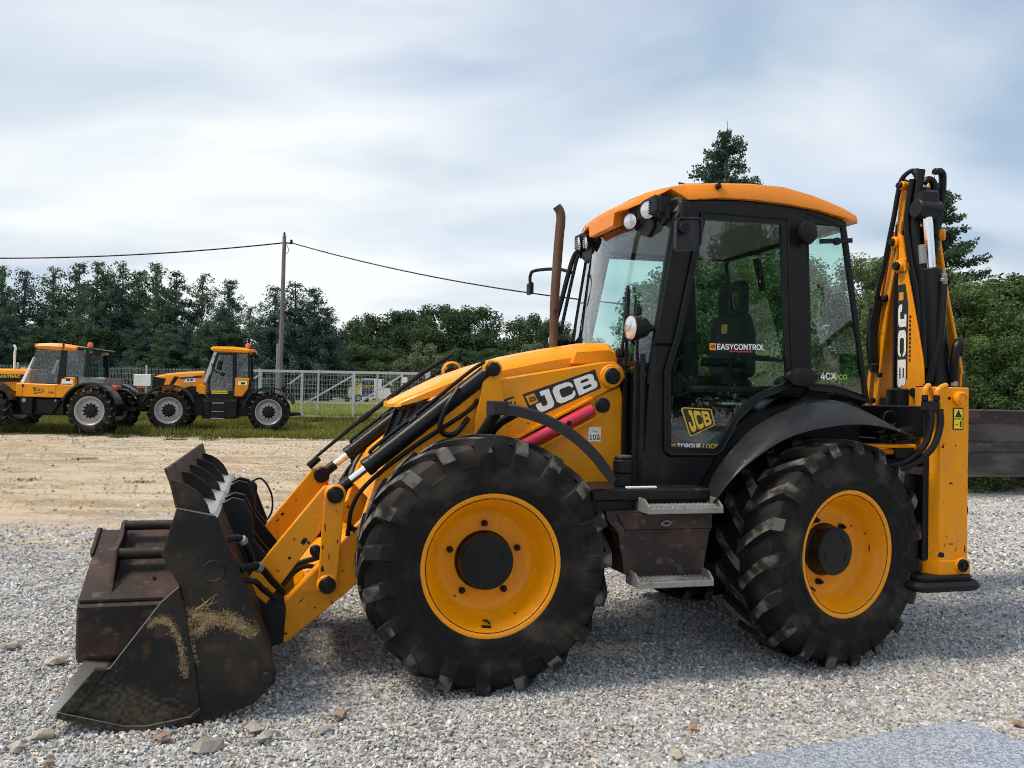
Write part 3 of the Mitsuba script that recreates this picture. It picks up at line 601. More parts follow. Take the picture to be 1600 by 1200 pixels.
# --- bonnet, grille ---------------------------------------------------------------
st = [(-.425, .30, 1.560, 1.540), (-.40, .325, 1.590, 1.545), (-.28, .35, 1.655, 1.585), (-.10, .37, 1.748, 1.645), (.10, .385, 1.822, 1.69), (.32, .40, 1.893, 1.72), (.55, .41, 1.945, 1.72), (.80, .42, 1.992, 1.70), (.955, .42, 2.000, 1.70), (.985, .41, 1.985, 1.70)]
rings = []
for x, w, zt, zb in st:
    zs = zb + (zt - zb) * .50 if zt - zb < .16 else zt - .088
    half = [(-w, zb), (-w, zs), (-w + .018, zs + .022), (-w * .80, zt - .014), (-w * .55, zt - .003), (-w * .2, zt)]
    rings.append(np.array([(x, y, z) for y, z in half] + [(x, -y, z) for y, z in half[::-1]]))
bp('bonnet', loft(rings), 'yellow_clean', smooth=28)
bp('bonnet__rear_cowl', cat(prism_y(rounded([(.665, 1.835), (.985, 1.835), (.985, 1.915), (.935, 1.945), (.695, 1.922)], .012), -.452, -.405, .008), prism_y([(.80, 1.828), (.93, 1.848), (.94, 1.836), (.80, 1.822)], -.455, -.44, .002)), 'yellow_clean')
bp('bonnet__body_side', prism_y([(-.30, 1.56), (.98, 1.72), (.98, 1.05), (-.40, 1.05)], -.36, .36, .01), 'black_paint')
bp('bonnet__seam', bar((-.40, -.352, 1.545), (.40, -.408, 1.71), .004, .012), 'black_plastic')
gA, gB, gC, gD = np.array([-.305, -.33, 1.545]), np.array([-.305, .33, 1.545]), np.array([-.52, .33, .98]), np.array([-.52, -.33, .98])
bp('grille', prism_y([(-.305, 1.55), (-.24, 1.57), (-.24, .95), (-.52, .95)], -.34, .34, .008), 'black_plastic')
gd = gD - gA
def on_g(u, v, o=.004): return gA + gd * v + (gB - gA) * u + np.array([-.93, 0, .35]) * o
mesh_bars = [bar(on_g(.08, v), on_g(.92, v), .004, .006, (-.93, 0, .35)) for v in np.linspace(.06, .92, 46)] + [bar(on_g(u, .05), on_g(u, .93), .004, .006, (-.93, 0, .35)) for u in np.linspace(.08, .92, 20)]
bp('grille__mesh_screen', cat(*mesh_bars), 'bolt_black', smooth=False)
bp('grille__surround', cat(bar(on_g(.02, .03, .01), on_g(.98, .03, .01), .03, .03, (-.93, 0, .35)), bar(on_g(.03, .02, .01), on_g(.03, .97, .01), .03, .04, (-.93, 0, .35)), bar(on_g(.97, .02, .01), on_g(.97, .97, .01), .03, .04, (-.93, 0, .35)), bar(on_g(.5, .03, .008), on_g(.5, .97, .008), .018, .02, (-.93, 0, .35))), 'black_plastic')
bp('grille__data_label', xf(box(0, .075, -.001, .001, 0, .20, .0005), np.column_stack([(gB - gA) / .66, -np.array([-.93, 0, .35]) * -1, -gd / np.linalg.norm(gd)]), on_g(.14, .62, .012)), 'white_decal')
# level indicator rods over the far side arm
bp(f'{Af}__level_rod', cat(tube([(-.90, .62, 1.10), (-.85, .62, 1.17), (-.60, .62, 1.39), (-.1, .62, 1.79), (.12, .62, 1.93)], [.010, .010, .016, .018, .018], 8, smooth=False), rod((-.90, .62, 1.10), (-.83, .62, 1.165), .026, 8), rod((-.55, .62, 1.43), (-.48, .62, 1.485), .022, 8)), 'bolt_black')
bp(f'{Af}__crank_ring', lathe([(.06, -.02), (.075, -.01), (.075, .01), (.06, .02)], (.09, .50, 1.80), (0, 1, 0), 22), 'orange_decal')

# --- front fender --------------------------------------------------------------------
F = sec('front_fender')
fang = np.linspace(math.radians(91), math.radians(33), 22); rings = []
for i, a in enumerate(fang):
    ro = .885 - .02 * (i / 21); th = .012; lip = .064 * (1 if i < 20 else .9)
    c, s_ = math.cos(a), math.sin(a)
    P = lambda r, y: (r * c, y, .70 + r * s_)
    rings.append(np.array([P(ro, -.98), P(ro, -1.075), P(ro - .010, -1.095), P(ro - lip, -1.10), P(ro - lip, -1.09), P(ro - .02, -1.082), P(ro - th, -1.07), P(ro - th, -.98)]))
bp(f'{F}__guard', loft(rings), 'fender_plastic', smooth=40)
bp(f'{F}__stay', cat(tube([(.05, -.98, 1.55), (-.02, -.84, 1.38), (-.10, -.72, 1.20)], .032, 10), tube([(.16, -.98, 1.53), (.08, -.84, 1.45), (.04, -.76, 1.34), (.03, -.72, 1.2)], .024, 10)), 'black_paint')
bp(f'{F}__front_flap', prism_y([(-.015, 1.515), (.07, 1.515), (.07, 1.592), (-.015, 1.592)], -1.105, -.95, .008), 'fender_plastic')

# --- cab ---------------------------------------------------------------------------------
K = sec('cab'); yw = .78
def pillar(p0, p1, w0, w1, t=.06, s=-1, lean=0.):
    """side-plane quad pillar: p0 bottom, p1 top (x,z), widths along x, thickness along y"""
    a = [(p0[0], p0[1]), (p0[0] + w0, p0[1]), (p1[0] + w1, p1[1]), (p1[0], p1[1])]
    y0, y1 = (s * yw, s * (yw - t)); return prism_y(a, min(y0, y1), max(y0, y1), .012)
fr = []
for s in (-1, 1):
    fr += [pillar((1.02, 1.25), (1.085, 1.96), .155, .135, s=s), pillar((1.085, 1.96), (1.235, 2.84), .135, .165, s=s), pillar((2.055, 1.72), (2.0, 2.90), .16, .145, s=s),
           pillar((2.63, 1.63), (2.425, 2.83), .035, .035, s=s, t=.05)]
    fr += [prism_y([(1.20, 2.79), (2.45, 2.79), (2.45, 2.83), (2.14, 2.90), (1.65, 2.905), (1.26, 2.87)], s * yw if s < 0 else s * (yw - .06), s * (yw - .06) if s < 0 else s * yw, .01)]
fr += [prism_y([(2.16, 1.74), (2.22, 1.745), (2.40, 1.735), (2.64, 1.665), (2.66, 1.63), (2.4, 1.69), (2.2, 1.70)], -.78, -.73, .004)]
fr += [bar((2.44, -.74, 2.80), (2.44, .74, 2.80), .06, .06), bar((2.65, -.74, 1.66), (2.65, .74, 1.66), .06, .06), bar((1.22, -.74, 2.80), (1.22, .74, 2.80), .07, .07)]
bp(f'{K}__frame', cat(*fr), 'black_paint')
# door frame ring on the near side
dor_o = [(1.165, 1.31), (1.20, 1.285), (1.51, 1.285), (1.56, 1.32), (1.66, 1.50), (1.82, 1.64), (2.02, 1.715), (2.055, 1.75), (2.0, 2.80), (1.39, 2.80), (1.225, 2.02), (1.155, 1.80)]
dor_i = [(1.205, 1.335), (1.50, 1.325), (1.53, 1.345), (1.635, 1.525), (1.805, 1.675), (1.99, 1.745), (2.015, 1.77), (1.955, 2.765), (1.415, 2.755), (1.26, 2.01), (1.195, 1.80)]
def ring_prism(o, i, y0, y1):
    from shapely.geometry import Polygon as PG
    g = PG(o, [i]); m = trimesh.creation.extrude_polygon(g, abs(y1 - y0), engine='earcut'); v = m.vertices
    m2 = trimesh.Trimesh(np.column_stack([v[:, 0], min(y0, y1) + v[:, 2], v[:, 1]]), m.faces[:, ::-1], process=False); return m2
D = f'{K}__door'
bp(f'{K}__door_frame', cat(ring_prism(dor_o, dor_i, -.795, -.765), tube([(x, -.797, z) for x, z in dor_o + dor_o[:1]], .007, 6, smooth=False)), 'black_paint', smooth=25)
bp(f'{K}__door_far', cat(ring_prism(dor_o, dor_i, .765, .79)), 'black_paint', smooth=25)
def pane(poly, y): 
    v, f = trimesh.creation.triangulate_polygon(Polygon(poly), engine='earcut')
    return trimesh.Trimesh(np.column_stack([v[:, 0], np.full(len(v), y), v[:, 1]]), f, process=False)
bp(f'{K}__door_glass', pane(dor_i, -.78), 'clear_glass', smooth=False)
bp(f'{K}__door_glass', pane(dor_i, .778), 'clear_glass', smooth=False)
rwin = [(2.155, 2.855), (2.43, 2.79), (2.63, 1.675), (2.40, 1.735), (2.225, 1.745), (2.20, 1.78)]
bp(f'{K}__side_glass', pane(rwin, -.768), 'clear_glass', smooth=False); bp(f'{K}__side_glass', pane(rwin, .768), 'clear_glass', smooth=False)
# seal round the rear side glass
bp(f'{K}__glass_seal', tube([(x, -.772, z) for x, z in rwin + rwin[:1]], .012, 6, smooth=False), 'bolt_black')
# windscreen, gently bowed forward
rings_w = []
for v in np.linspace(0, 1, 9):
    z = 1.72 + v * 1.08; x = 1.035 + .165 * v - .0 * v; row = []
    for u in np.linspace(-1, 1, 15): row.append((x - .10 * (1 - u * u) + .02 * abs(u) ** 3, u * .735, z))
    rings_w.append(np.array(row))
bp(f'{K}__windscreen', loft(rings_w, closed=False, caps=False), 'clear_glass', smooth=True)
rows = [np.array([(2.455 + .205 * (1 - v), u * .73, 1.67 + v * 1.12) for u in np.linspace(-1, 1, 5)]) for v in np.linspace(0, 1, 4)]
bp(f'{K}__rear_glass', loft(rows, closed=False, caps=False), 'clear_glass', smooth=True)
for s in (-1, 1):
    bp(f'{K}__screen_edge', tube([(1.05 + .165 * v + .012, s * .75, 1.72 + v * 1.08) for v in np.linspace(0, 1, 6)], .02, 8), 'black_plastic')
# lower front quarter light and lower body
ql = [(.985, 1.88), (1.04, 1.88), (1.035, 1.30), (.985, 1.25)]
bp(f'{K}__lower_body', cat(prism_y([(1.0, 1.06), (1.40, 1.06), (1.50, 1.22), (1.54, 1.29), (1.20, 1.285), (1.15, 1.31), (1.02, 1.31), (1.0, 1.24)], -.785, .785, .015), prism_y([(1.40, 1.06), (2.6, 1.06), (2.66, 1.63), (2.2, 1.66), (1.82, 1.55), (1.66, 1.42), (1.56, 1.28)], -.72, .72, .015)), 'black_paint')
bp(f'{K}__quarter_glass', prism_x([(-.77, 1.24), (-.44, 1.24), (-.44, 1.80), (-.77, 1.86)], 1.0, 1.006, .001), 'clear_glass', smooth=False)
bp(f'{K}__front_wall', cat(box(1.02, 1.06, -.44, .44, 1.24, 1.80), box(1.0, 1.03, -.785, -.755, 1.24, 1.9), box(.995, 1.04, -.77, -.42, 1.825, 1.86), box(.99, 1.05, -.46, -.42, 1.24, 1.86)), 'black_plastic')
# roof: shell by lofted sections along x
rf = [(1.03, .30, 2.905, 2.800), (1.055, .40, 2.922, 2.795), (1.12, .62, 2.955, 2.815), (1.20, .74, 2.965, 2.862), (1.30, .79, 2.985, 2.872), (1.50, .81, 3.005, 2.897), (1.75, .815, 3.022, 2.905), (2.0, .815, 3.02, 2.897), (2.22, .81, 2.985, 2.88), (2.42, .80, 2.935, 2.848), (2.535, .79, 2.893, 2.824), (2.55, .77, 2.88, 2.824)]
rings = []
for x, w, zt, zb in rf:
    lf = .080 * min(1, max(0, (1.30 - x) / .10)); wc = min(.22, w * .75)
    half = [(-wc, zb), (-wc - .02, zb + lf), (-w, zb + lf), (-w, zb + lf + .012), (-w + .012, zt - .022 if zt - .022 > zb + lf + .014 else zb + lf + .016), (-w + .06, zt), (-w * .5, zt + .012), (0, zt + .016)]
    rings.append(np.array([(x, y, z) for y, z in half] + [(x, -y, z) for y, z in half[-2::-1]]))
bp(f'{K}__roof', loft(rings), 'roof_paint', smooth=30)
bp(f'{K}__roof_seam', tube([(1.30, -.66, 3.0), (1.34, -.60, 3.024), (1.6, -.45, 3.03)], .005, 6), 'bolt_black')
bp(f'{K}__roof_catch', cat(rod((1.485, -.812, 2.975), (1.487, -.82, 2.955), .02, 10), rod((1.495, -.81, 2.985), (1.50, -.81, 3.005), .012, 8)), 'bolt_black')
bp(f'{K}__headlining', box(1.22, 2.40, -.72, .72, 2.80, 2.855, .01), 'interior_grey')
# front visor housings with lamps
for s in (-1, 1):
    bp(f'{K}__visor', cat(prism_y([(1.10, 2.90), (1.32, 2.89), (1.32, 2.80), (1.16, 2.76), (1.10, 2.80)], min(s * .30, s * .74), max(s * .30, s * .74), .015), prism_x(rounded([(s * .40, 2.82), (s * .62, 2.82), (s * .64, 2.72), (s * .56, 2.665), (s * .44, 2.70)], .02), 1.13, 1.16, .005), prism_x([(s * .62, 2.86), (s * .76, 2.86), (s * .76, 2.75), (s * .70, 2.715), (s * .64, 2.75)], 1.16, 1.19, .005), prism_x([(s * .28, 2.88), (s * .76, 2.89), (s * .76, 2.79), (s * .28, 2.765)], 1.12, 1.16, .005)), 'black_plastic')
    for y, z, x, r in ((.62, 2.828, 1.10, .058), (.40, 2.795, 1.075, .052)):
        W = f'{K}__work_lamp'
        d = np.array([-.80, s * .58 if s < 0 else .10, -.12]); d /= np.linalg.norm(d); c = np.array([x, s * y, z])
        bp(W, lathe([(r * .4, .07), (r * .95, .04), (r * 1.12, .0), (r * 1.1, -.006), (r, -.008), (r, -.003)], c, -d, 24), 'black_plastic')
        bp(f'{K}__lamp_lens', cat(lathe([(r, 0), (r * .7, -.004), (0, -.006)], c, -d, 24), *[bar(c + d * .006 + np.array([-.2, s * .93, 0]) * -math.sqrt(max(0, r * r - q * q)) * .9 + np.array([0, 0, q]), c + d * .006 + np.array([-.2, s * .93, 0]) * math.sqrt(max(0, r * r - q * q)) * .9 + np.array([0, 0, q]), .004, .003) for q in np.linspace(-r * .7, r * .7, 6)]), 'lens_glass')
# wipers
bp(f'{K}__wiper', cat(tube([(.985, -.50, 1.90), (1.0, -.52, 2.05), (1.03, -.47, 2.30), (1.05, -.45, 2.36)], .011, 6, smooth=False), bar((.985, -.58, 1.62), (1.03, -.50, 2.33), .012, .02, (-1, 0, 0)), rod((.97, -.47, 1.92), (1.02, -.47, 1.92), .03, 10)), 'bolt_black')
bp(f'{K}__side_wiper', cat(bar((2.25, -.785, 2.68), (2.50, -.785, 2.705), .012, .03), rod((2.38, -.77, 2.69), (2.38, -.80, 2.69), .025, 10)), 'bolt_black')
# mirrors
Mr = sec('mirror')
bp(f'{Mr}__housing', loft([np.array([(1.09 + .165 * a + (.006 if False else 0) + .012 * dx, y, 2.49 + .20 * b) for a, b in [(.10, .02), (.0, .12), (.0, .90), (.10, .99), (.86, 1.04), (1.0, .95), (.98, .30), (.80, .10)]]) for y, dx in ((-1.035, 0), (-1.045, 0), (-1.01, 0))]), 'fender_plastic', smooth=50)
bp(f'{Mr}__rim', tube([(1.09 + .165 * a_, -1.046, 2.49 + .20 * b_) for a_, b_ in [(.10, .02), (.0, .12), (.0, .90), (.10, .99), (.86, 1.04), (1.0, .95), (.98, .30), (.80, .10), (.10, .02)]], .006, 6, smooth=False), 'fender_plastic')
bp(f'{Mr}__glass', prism_y([(1.11, 2.51), (1.225, 2.525), (1.242, 2.68), (1.11, 2.675)], -1.008, -1.004, .001), 'mirror_glass')
bp(f'{Mr}__bracket', cat(tube([(1.17, -.80, 2.84), (1.15, -.92, 2.83), (1.135, -1.0, 2.79), (1.13, -1.03, 2.62)], .016, 8), prism_y([(1.10, 2.70), (1.135, 2.80), (1.17, 2.80), (1.20, 2.74), (1.16, 2.72)], -1.02, -.99, .004), rod((1.13, -1.045, 2.63), (1.13, -1.075, 2.63), .035, 14)), 'bolt_black')
Mf = sec('mirror')
bp(f'{Mf}__bracket', tube([(1.12, .78, 2.62), (1.05, 1.0, 2.68), (.95, 1.28, 2.70), (.92, 1.31, 2.66), (.92, 1.31, 2.58)], .014, 8), 'bolt_black')
bp(f'{Mf}__housing', prism_x([(1.26, 2.50), (1.36, 2.50), (1.36, 2.60), (1.26, 2.60)], .90, .94, .012), 'black_plastic')
bp(f'{Mf}__grab_pole', cat(tube([(.90, .80, 1.95), (1.0, .80, 2.3), (1.11, .80, 2.72), (1.16, .76, 2.80), (1.2, .72, 2.8)], .02, 8), tube([(.97, .76, 1.95), (1.12, .74, 2.70), (1.15, .70, 2.74)], .014, 8)), 'black_paint')
for y, z, x in ((-.84, 1.785, 2.09), (-.84, 2.72, 2.12)):
    bp(f'{Mr}__convex_mirror' if z < 2 else f'{Mr}__rear_mirror', loft([np.array([(x + (.0 if z > 2 else 0) + .12 * k * math.cos(a) * (1 if z < 2 else .55), y + dy, z + .062 * k * math.sin(a) * (1 if z < 2 else 1.3)) for a in np.linspace(0, 2 * PI, 18, endpoint=False)]) for k, dy in ((.5, -.03), (.9, -.022), (1., 0), (.97, .012))]), 'black_plastic', smooth=50)
# headlamps on stalks at the windscreen foot
for s in (-1, 1):
    H = sec('headlamp'); c = np.array([.935, s * .76, 2.06]); d = np.array([-.985, s * .12, -.05])
    bp(f'{H}__housing', lathe([(.03, .13), (.06, .10), (.080, .03), (.083, 0), (.078, -.006), (.072, .0)], c, -d, 24), 'black_plastic')
    bp(f'{H}__lens', cat(lathe([(.074, 0), (.05, -.01), (0, -.014)], c, -d, 24), lathe([(.03, -.016), (.02, -.022), (0, -.023)], c + [0, 0, .015], -d, 16)), 'lens_glass')
    bp(f'{H}__stalk', cat(tube([c - d * .06, c - d * .14, (1.08, s * .75, 2.05)], .022, 8), rod(c + [0.05, 0, .08], c + [0.05, 0, .13], .022, 10), tube([c - d * .05, (1.0, s * .72, 1.9), (1.03, s * .70, 1.80)], .01, 6)), 'bolt_black')
# interior
I = sec('interior')
bp(f'{I}__seat_base', cat(box(1.62, 2.12, -.25, .25, 1.66, 1.80, .04), box(1.70, 2.05, -.2, .2, 1.36, 1.66, .02)), 'interior_dark')
bp(f'{I}__seat_back', prism_x(rounded([(-.25, 1.80), (.25, 1.80), (.25, 2.12), (.19, 2.26), (-.19, 2.26), (-.25, 2.12)], .04), 2.02, 2.14, .03), 'seat_fabric')
bp(f'{I}__headrest', ring_prism(rounded([(2.02, 2.25), (2.16, 2.25), (2.16, 2.27), (2.02, 2.27)], .005), [(2.03, 2.255), (2.05, 2.255), (2.05, 2.26), (2.03, 2.26)], -.01, .01) if False else cat(prism_x([(-.17, 2.26), (-.10, 2.26), (-.10, 2.43), (.10, 2.43), (.10, 2.26), (.17, 2.26), (.17, 2.46), (.13, 2.50), (-.13, 2.50), (-.17, 2.46)], 2.05, 2.12, .015), box(2.05, 2.12, -.11, .11, 2.25, 2.30)), 'seat_fabric')
bp(f'{I}__seat_badge', box(2.012, 2.019, -.04, .04, 2.12, 2.19, .002), 'orange_decal')
bp(f'{I}__armrest', cat(box(1.66, 2.0, -.36, -.28, 1.86, 1.92, .02), tube([(1.62, -.33, 1.9), (1.60, -.33, 2.03)], .014, 8), lathe([(0, -.05), (.04, -.03), (.045, 0), (.04, .03), (0, .05)], (1.60, -.33, 2.05), (0, 0, 1), 14)), 'interior_dark')
bp(f'{I}__console', cat(box(1.06, 1.22, -.68, .68, 1.30, 1.86, .03), box(1.08, 1.30, -.30, .30, 1.80, 1.93, .03), box(2.2, 2.42, -.70, .70, 1.3, 1.74, .03), box(1.06, 2.5, -.72, .72, 1.24, 1.30), box(1.30, 1.62, .35, .72, 1.3, 1.72, .03), box(1.5, 2.2, -.72, -.42, 1.66, 1.72, .02)), 'interior_dark')
bp(f'{I}__steering_wheel', lathe([(.17, -.012), (.188, 0), (.17, .012), (.155, 0), (.17, -.012)], (1.40, 0, 2.02), (.55, 0, .83), 28), 'interior_dark')
bp(f'{I}__column', cat(rod((1.22, 0, 1.75), (1.40, 0, 2.02), .04), bar((1.40, -.17, 2.02), (1.40, .17, 2.02), .03, .015)), 'interior_dark')
bp(f'{I}__lever', cat(tube([(1.78, -.45, 1.7), (1.80, -.45, 1.86), (1.84, -.46, 1.96)], .011, 6), lathe([(.045, 0), (.04, .02), (.046, .03), (.038, .05), (.042, .06), (.03, .08), (.012, .1)], (1.78, -.45, 1.71), (0, 0, 1), 14), tube([(1.9, -.3, 1.72), (1.92, -.3, 2.0)], .011, 6)), 'interior_dark')
bp(f'{I}__document_holder', box(1.6, 1.75, -.71, -.70, 1.60, 1.615, .002), 'worn_steel')
bp(f'{I}__speaker_vent', cat(lathe([(.06, 0), (.075, -.012), (.085, 0)], (1.27, -.755, 1.72), (0, 1, 0), 22), box(1.25, 1.29, -.765, -.75, 1.64, 1.80, .01)), 'black_plastic')
bp(f'{I}__door_handle', cat(tube([(1.24, -.76, 1.66), (1.235, -.745, 1.76), (1.25, -.745, 1.86), (1.30, -.76, 1.90)], .014, 8), bar((1.66, -.765, 1.905), (2.0, -.765, 1.90), .014, .035)), 'black_plastic')
bp(f'{I}__grab_bar', cat(tube([(2.10, .66, 2.75), (2.0, .66, 2.45), (2.02, .66, 2.0)], .025, 8), tube([(2.52, .3, 2.5), (2.46, .3, 2.75)], .03, 8), tube([(1.63, .1, 2.80), (1.63, .1, 2.74)], .012, 6), lathe([(0, -.05), (.04, -.03), (.045, 0), (.03, .03), (0, .04)], (1.63, .1, 2.70), (0, 0, 1), 12)), 'interior_dark')
bp(f'{I}__far_post', cat(box(1.86, 1.96, .68, .74, 1.3, 2.8, .02)), 'black_paint')
# exhaust
E_ = sec('exhaust')
bp(f'{E_}__pipe', cat(tube([(.70, .02, 1.96), (.705, .02, 2.3), (.72, .02, 2.6), (.735, .02, 2.83)], [.028, .032, .033, .033], 18), tube([(.735, .02, 2.80), (.738, .02, 2.88), (.728, .02, 2.925), (.705, .02, 2.955)], [.033, .033, .032, .031], 18)), 'exhaust_rust', smooth=40)
bp(f'{E_}__mouth', lathe([(.031, 0), (.027, 0), (.024, -.05), (0, -.05)], (.705, .02, 2.956), (-.62, 0, .78), 18), 'bolt_black')
# --- rear fender ----------------------------------------------------------------------------
F2 = sec('rear_fender')
fo = spline([(1.323, 0, 1.033), (1.415, 0, 1.14), (1.505, 0, 1.226), (1.674, 0, 1.34), (1.812, 0, 1.41), (1.98, 0, 1.458), (2.206, 0, 1.491), (2.391, 0, 1.494), (2.58, 0, 1.464), (2.754, 0, 1.41)], 4)
fi = spline([(1.44, 0, .985), (1.470, 0, 1.08), (1.512, 0, 1.183), (1.635, 0, 1.328), (1.779, 0, 1.459), (2.029, 0, 1.585), (2.19, 0, 1.640), (2.384, 0, 1.635), (2.60, 0, 1.53), (2.77, 0, 1.43)], 4)
rings = []; nf = len(fo)
for i in range(nf):
    k = i / (nf - 1); yi = -.78 - (.17 * max(0, (k - .62) / .38) if k > .62 else 0); a, b = fi[i], fo[i]; ye = -1.12
    d = b - a; bul = np.array([-.02, 0, .035]) * math.sin(PI * min(1, k + .1)) ** .5
    P = lambda t, y, o=0.: np.array([a[0] + d[0] * t, y, a[2] + d[2] * t]) + bul * (4 * t * (1 - t)) * 1.1 + np.array([.012, 0, -.014]) * o
    rings.append(np.array([P(0, yi), P(.3, yi + (ye - yi) * .42), P(.58, yi + (ye - yi) * .74), P(.82, yi + (ye - yi) * .95), P(1, ye), P(1, ye + .012, .6), P(.80, yi + (ye - yi) * .88, 1), P(.56, yi + (ye - yi) * .68, 1), P(.28, yi + (ye - yi) * .36, 1), P(0, yi + .002, 1)]))
bp(f'{F2}__guard', loft(rings), 'fender_plastic', smooth=45)
bp(f'{F2}__split_line', tube([(1.512, -.785, 1.178), (1.50, -.95, 1.21), (1.50, -1.06, 1.222), (1.505, -1.122, 1.226)], .004, 5), 'bolt_black')
bp(f'{F2}__inner_liner', prism_y([(1.50, 1.02), (1.55, 1.18), (1.66, 1.32), (1.82, 1.44), (2.05, 1.54), (2.3, 1.56), (2.6, 1.42), (2.6, 1.2), (1.7, 1.0)], -.76, -.70, .004), 'black_plastic')

# --- backhoe end: kingpost, boom (slewed sideways), dipper, ditching bucket, stabiliser ------------
bp(f'{C}__kingpost', cat(box(3.06, 3.62, -.62, .10, .70, 1.62, .02), rod((3.34, -.25, .62), (3.34, -.25, 1.75), .09)), 'black_paint')
st_poly = [(3.0, -.80), (2.920, -.955), (2.968, -1.062), (3.19, -1.062), (3.205, -1.045), (3.205, -.80)]
def stabiliser(s):
    Z_ = sec('stabiliser')
    pl = st_poly if s < 0 else [(x, -y) for x, y in st_poly][::-1]
    bp(f'{Z_}__leg_sleeve', prism_z(pl, .62, 1.745, .006), 'yellow_worn' if s < 0 else 'yellow_paint')
    bp(f'{Z_}__inner_leg', prism_z([(x * .995 + .014, y) if False else (x - .006 if x < 2.95 else (3.208 if x > 3.1 else x), y - (.006 if y < -1 else 0)) for x, y in pl], .535, .632, .006), 'yellow_worn')
    if s > 0: 
        bp(f'{Z_}__foot', prism_z(rounded([(2.78, .78), (3.26, .78), (3.26, 1.12), (2.78, 1.12)], .08), .44, .52, .02), 'black_plastic'); return
    bp(f'{Z_}__foot', cat(prism_z(rounded([(2.74, -1.15), (3.265, -1.15), (3.265, -.75), (2.74, -.75)], .09), .445, .505, .022), prism_z(rounded([(2.80, -1.10), (3.22, -1.10), (3.22, -.8), (2.80, -.8)], .05), .50, .54, .01)), 'black_plastic')
    bp(f'{Z_}__leg_pin', cat(rod((3.135, -1.06, .598), (3.135, -1.085, .598), .052, 24, .2)), 'yellow_worn')
    bp(f'{Z_}__pin_bolt', cat(lathe([(.042, 0), (.042, .008), (.03, .010), (.03, .004), (0, .004)], (3.135, -1.085, .598), (0, -1, 0), 22), rod((3.135, -1.085, .598), (3.135, -1.10, .598), .018, 5)), 'bolt_black')
    bp(f'{Z_}__top_pin', cat(rod((3.105, -1.06, 1.672), (3.105, -1.10, 1.672), .047, 24, .2), lathe([(.033, 0), (.036, .006), (.030, .006)], (3.105, -1.10, 1.672), (0, -1, 0), 22)), 'yellow_paint')
    bp(f'{Z_}__side_plate', prism_z([(3.205, -1.0), (3.262, -.98), (3.262, -.86), (3.205, -.86)], .745, .975, .006), 'yellow_paint')
    bp(f'{Z_}__bolt', cat(rod((3.035, -1.06, 1.672), (3.035, -1.068, 1.672), .011, 6), rod((3.17, -1.06, 1.672), (3.17, -1.068, 1.672), .011, 6), rod((2.99, -1.06, 1.36), (2.99, -1.066, 1.36), .009, 8)), 'bolt_black')
    bp(f'{Z_}__cap', prism_z([(2.925, -.95), (2.970, -1.055), (3.2, -1.055), (3.2, -.8), (3.0, -.8)], 1.746, 1.752, .001), 'black_plastic')
    bp(f'{Z_}__warning_label', prism_y([(3.065, 1.47), (3.145, 1.47), (3.145, 1.612), (3.065, 1.612)], -1.066, -1.0632, .0005), 'black_decal')
    bp(f'{Z_}__warning_sign', cat(prism_y([(3.072, 1.544), (3.138, 1.544), (3.138, 1.605), (3.072, 1.605)], -1.0672, -1.0662, .0002), prism_y([(3.072, 1.477), (3.138, 1.477), (3.138, 1.537), (3.072, 1.537)], -1.0672, -1.0662, .0002)), 'yellow_decal')
    bp(f'{Z_}__warning_print', cat(prism_y([(3.077, 1.551), (3.133, 1.551), (3.105, 1.600)], -1.0682, -1.0674, .0002), prism_y([(3.082, 1.50), (3.102, 1.50), (3.102, 1.506), (3.082, 1.506)], -1.0682, -1.0674, .0002), prism_y([(3.118, 1.487), (3.130, 1.487), (3.130, 1.527), (3.118, 1.527)], -1.0682, -1.0674, .0002)), 'black_decal')
    for x, z, w, h, g in ((2.985, .665, .06, .04, -.2), (3.17, .70, .012, .06, 0), (3.19, .95, .008, .08, 0), (3.06, .735, .05, .006, 0), (3.10, .70, .006, .03, 0), (3.03, .78, .006, .025, .2), (3.01, .73, .006, .03, -.1), (3.19, 1.2, .007, .02, 0), (3.0, 1.0, .008, .008, 0), (3.02, .86, .006, .006, 0)): chip(Z_, x, z, -1.0625, w, h, g)
    # hose block on the left chamfer with two hoses looping forward
    bp(f'{Z_}__hose_block', cat(bar((2.91, -1.04, 1.585), (2.91, -1.04, 1.655), .105, .055, (-.75, -.66, 0)), rod((2.875, -1.03, 1.655), (2.875, -1.03, 1.69), .02), rod((2.925, -1.075, 1.655), (2.925, -1.075, 1.69), .02)), 'bolt_black')
    bp(f'{Z_}__pipe', cat(tube([(2.875, -1.03, 1.68), (2.875, -1.035, 1.72), (2.89, -1.03, 1.745), (2.93, -1.0, 1.755)], .016, 8), tube([(2.925, -1.075, 1.68), (2.925, -1.08, 1.71), (2.95, -1.08, 1.74), (3.02, -1.05, 1.757)], .016, 8)), 'yellow_paint')
    bp(f'{Z_}__hose', cat(tube([(2.89, -1.06, 1.60), (2.885, -1.07, 1.50), (2.84, -1.06, 1.36), (2.72, -1.0, 1.25), (2.56, -.92, 1.22)], .021, 9), tube([(2.94, -1.09, 1.60), (2.93, -1.10, 1.48), (2.87, -1.09, 1.34), (2.75, -1.02, 1.23), (2.55, -.95, 1.19)], .021, 9)), 'rubber_hose')
    bp(f'{Z_}__coupling', cat(rod((2.62, -.90, 1.42), (2.84, -.93, 1.45), .028, 10), rod((2.68, -.91, 1.428), (2.72, -.915, 1.433), .042, 12), rod((2.78, -.92, 1.44), (2.86, -.93, 1.452), .036, 12), tube([(2.70 + .05 * math.cos(a), -.92, 1.53 + .05 * math.sin(a)) for a in np.linspace(.2, 5.8, 12)], .007, 6), rod((2.70, -.915, 1.35), (2.70, -.915, 1.5), .02, 8)), 'bolt_black')
stabiliser(-1); stabiliser(1)
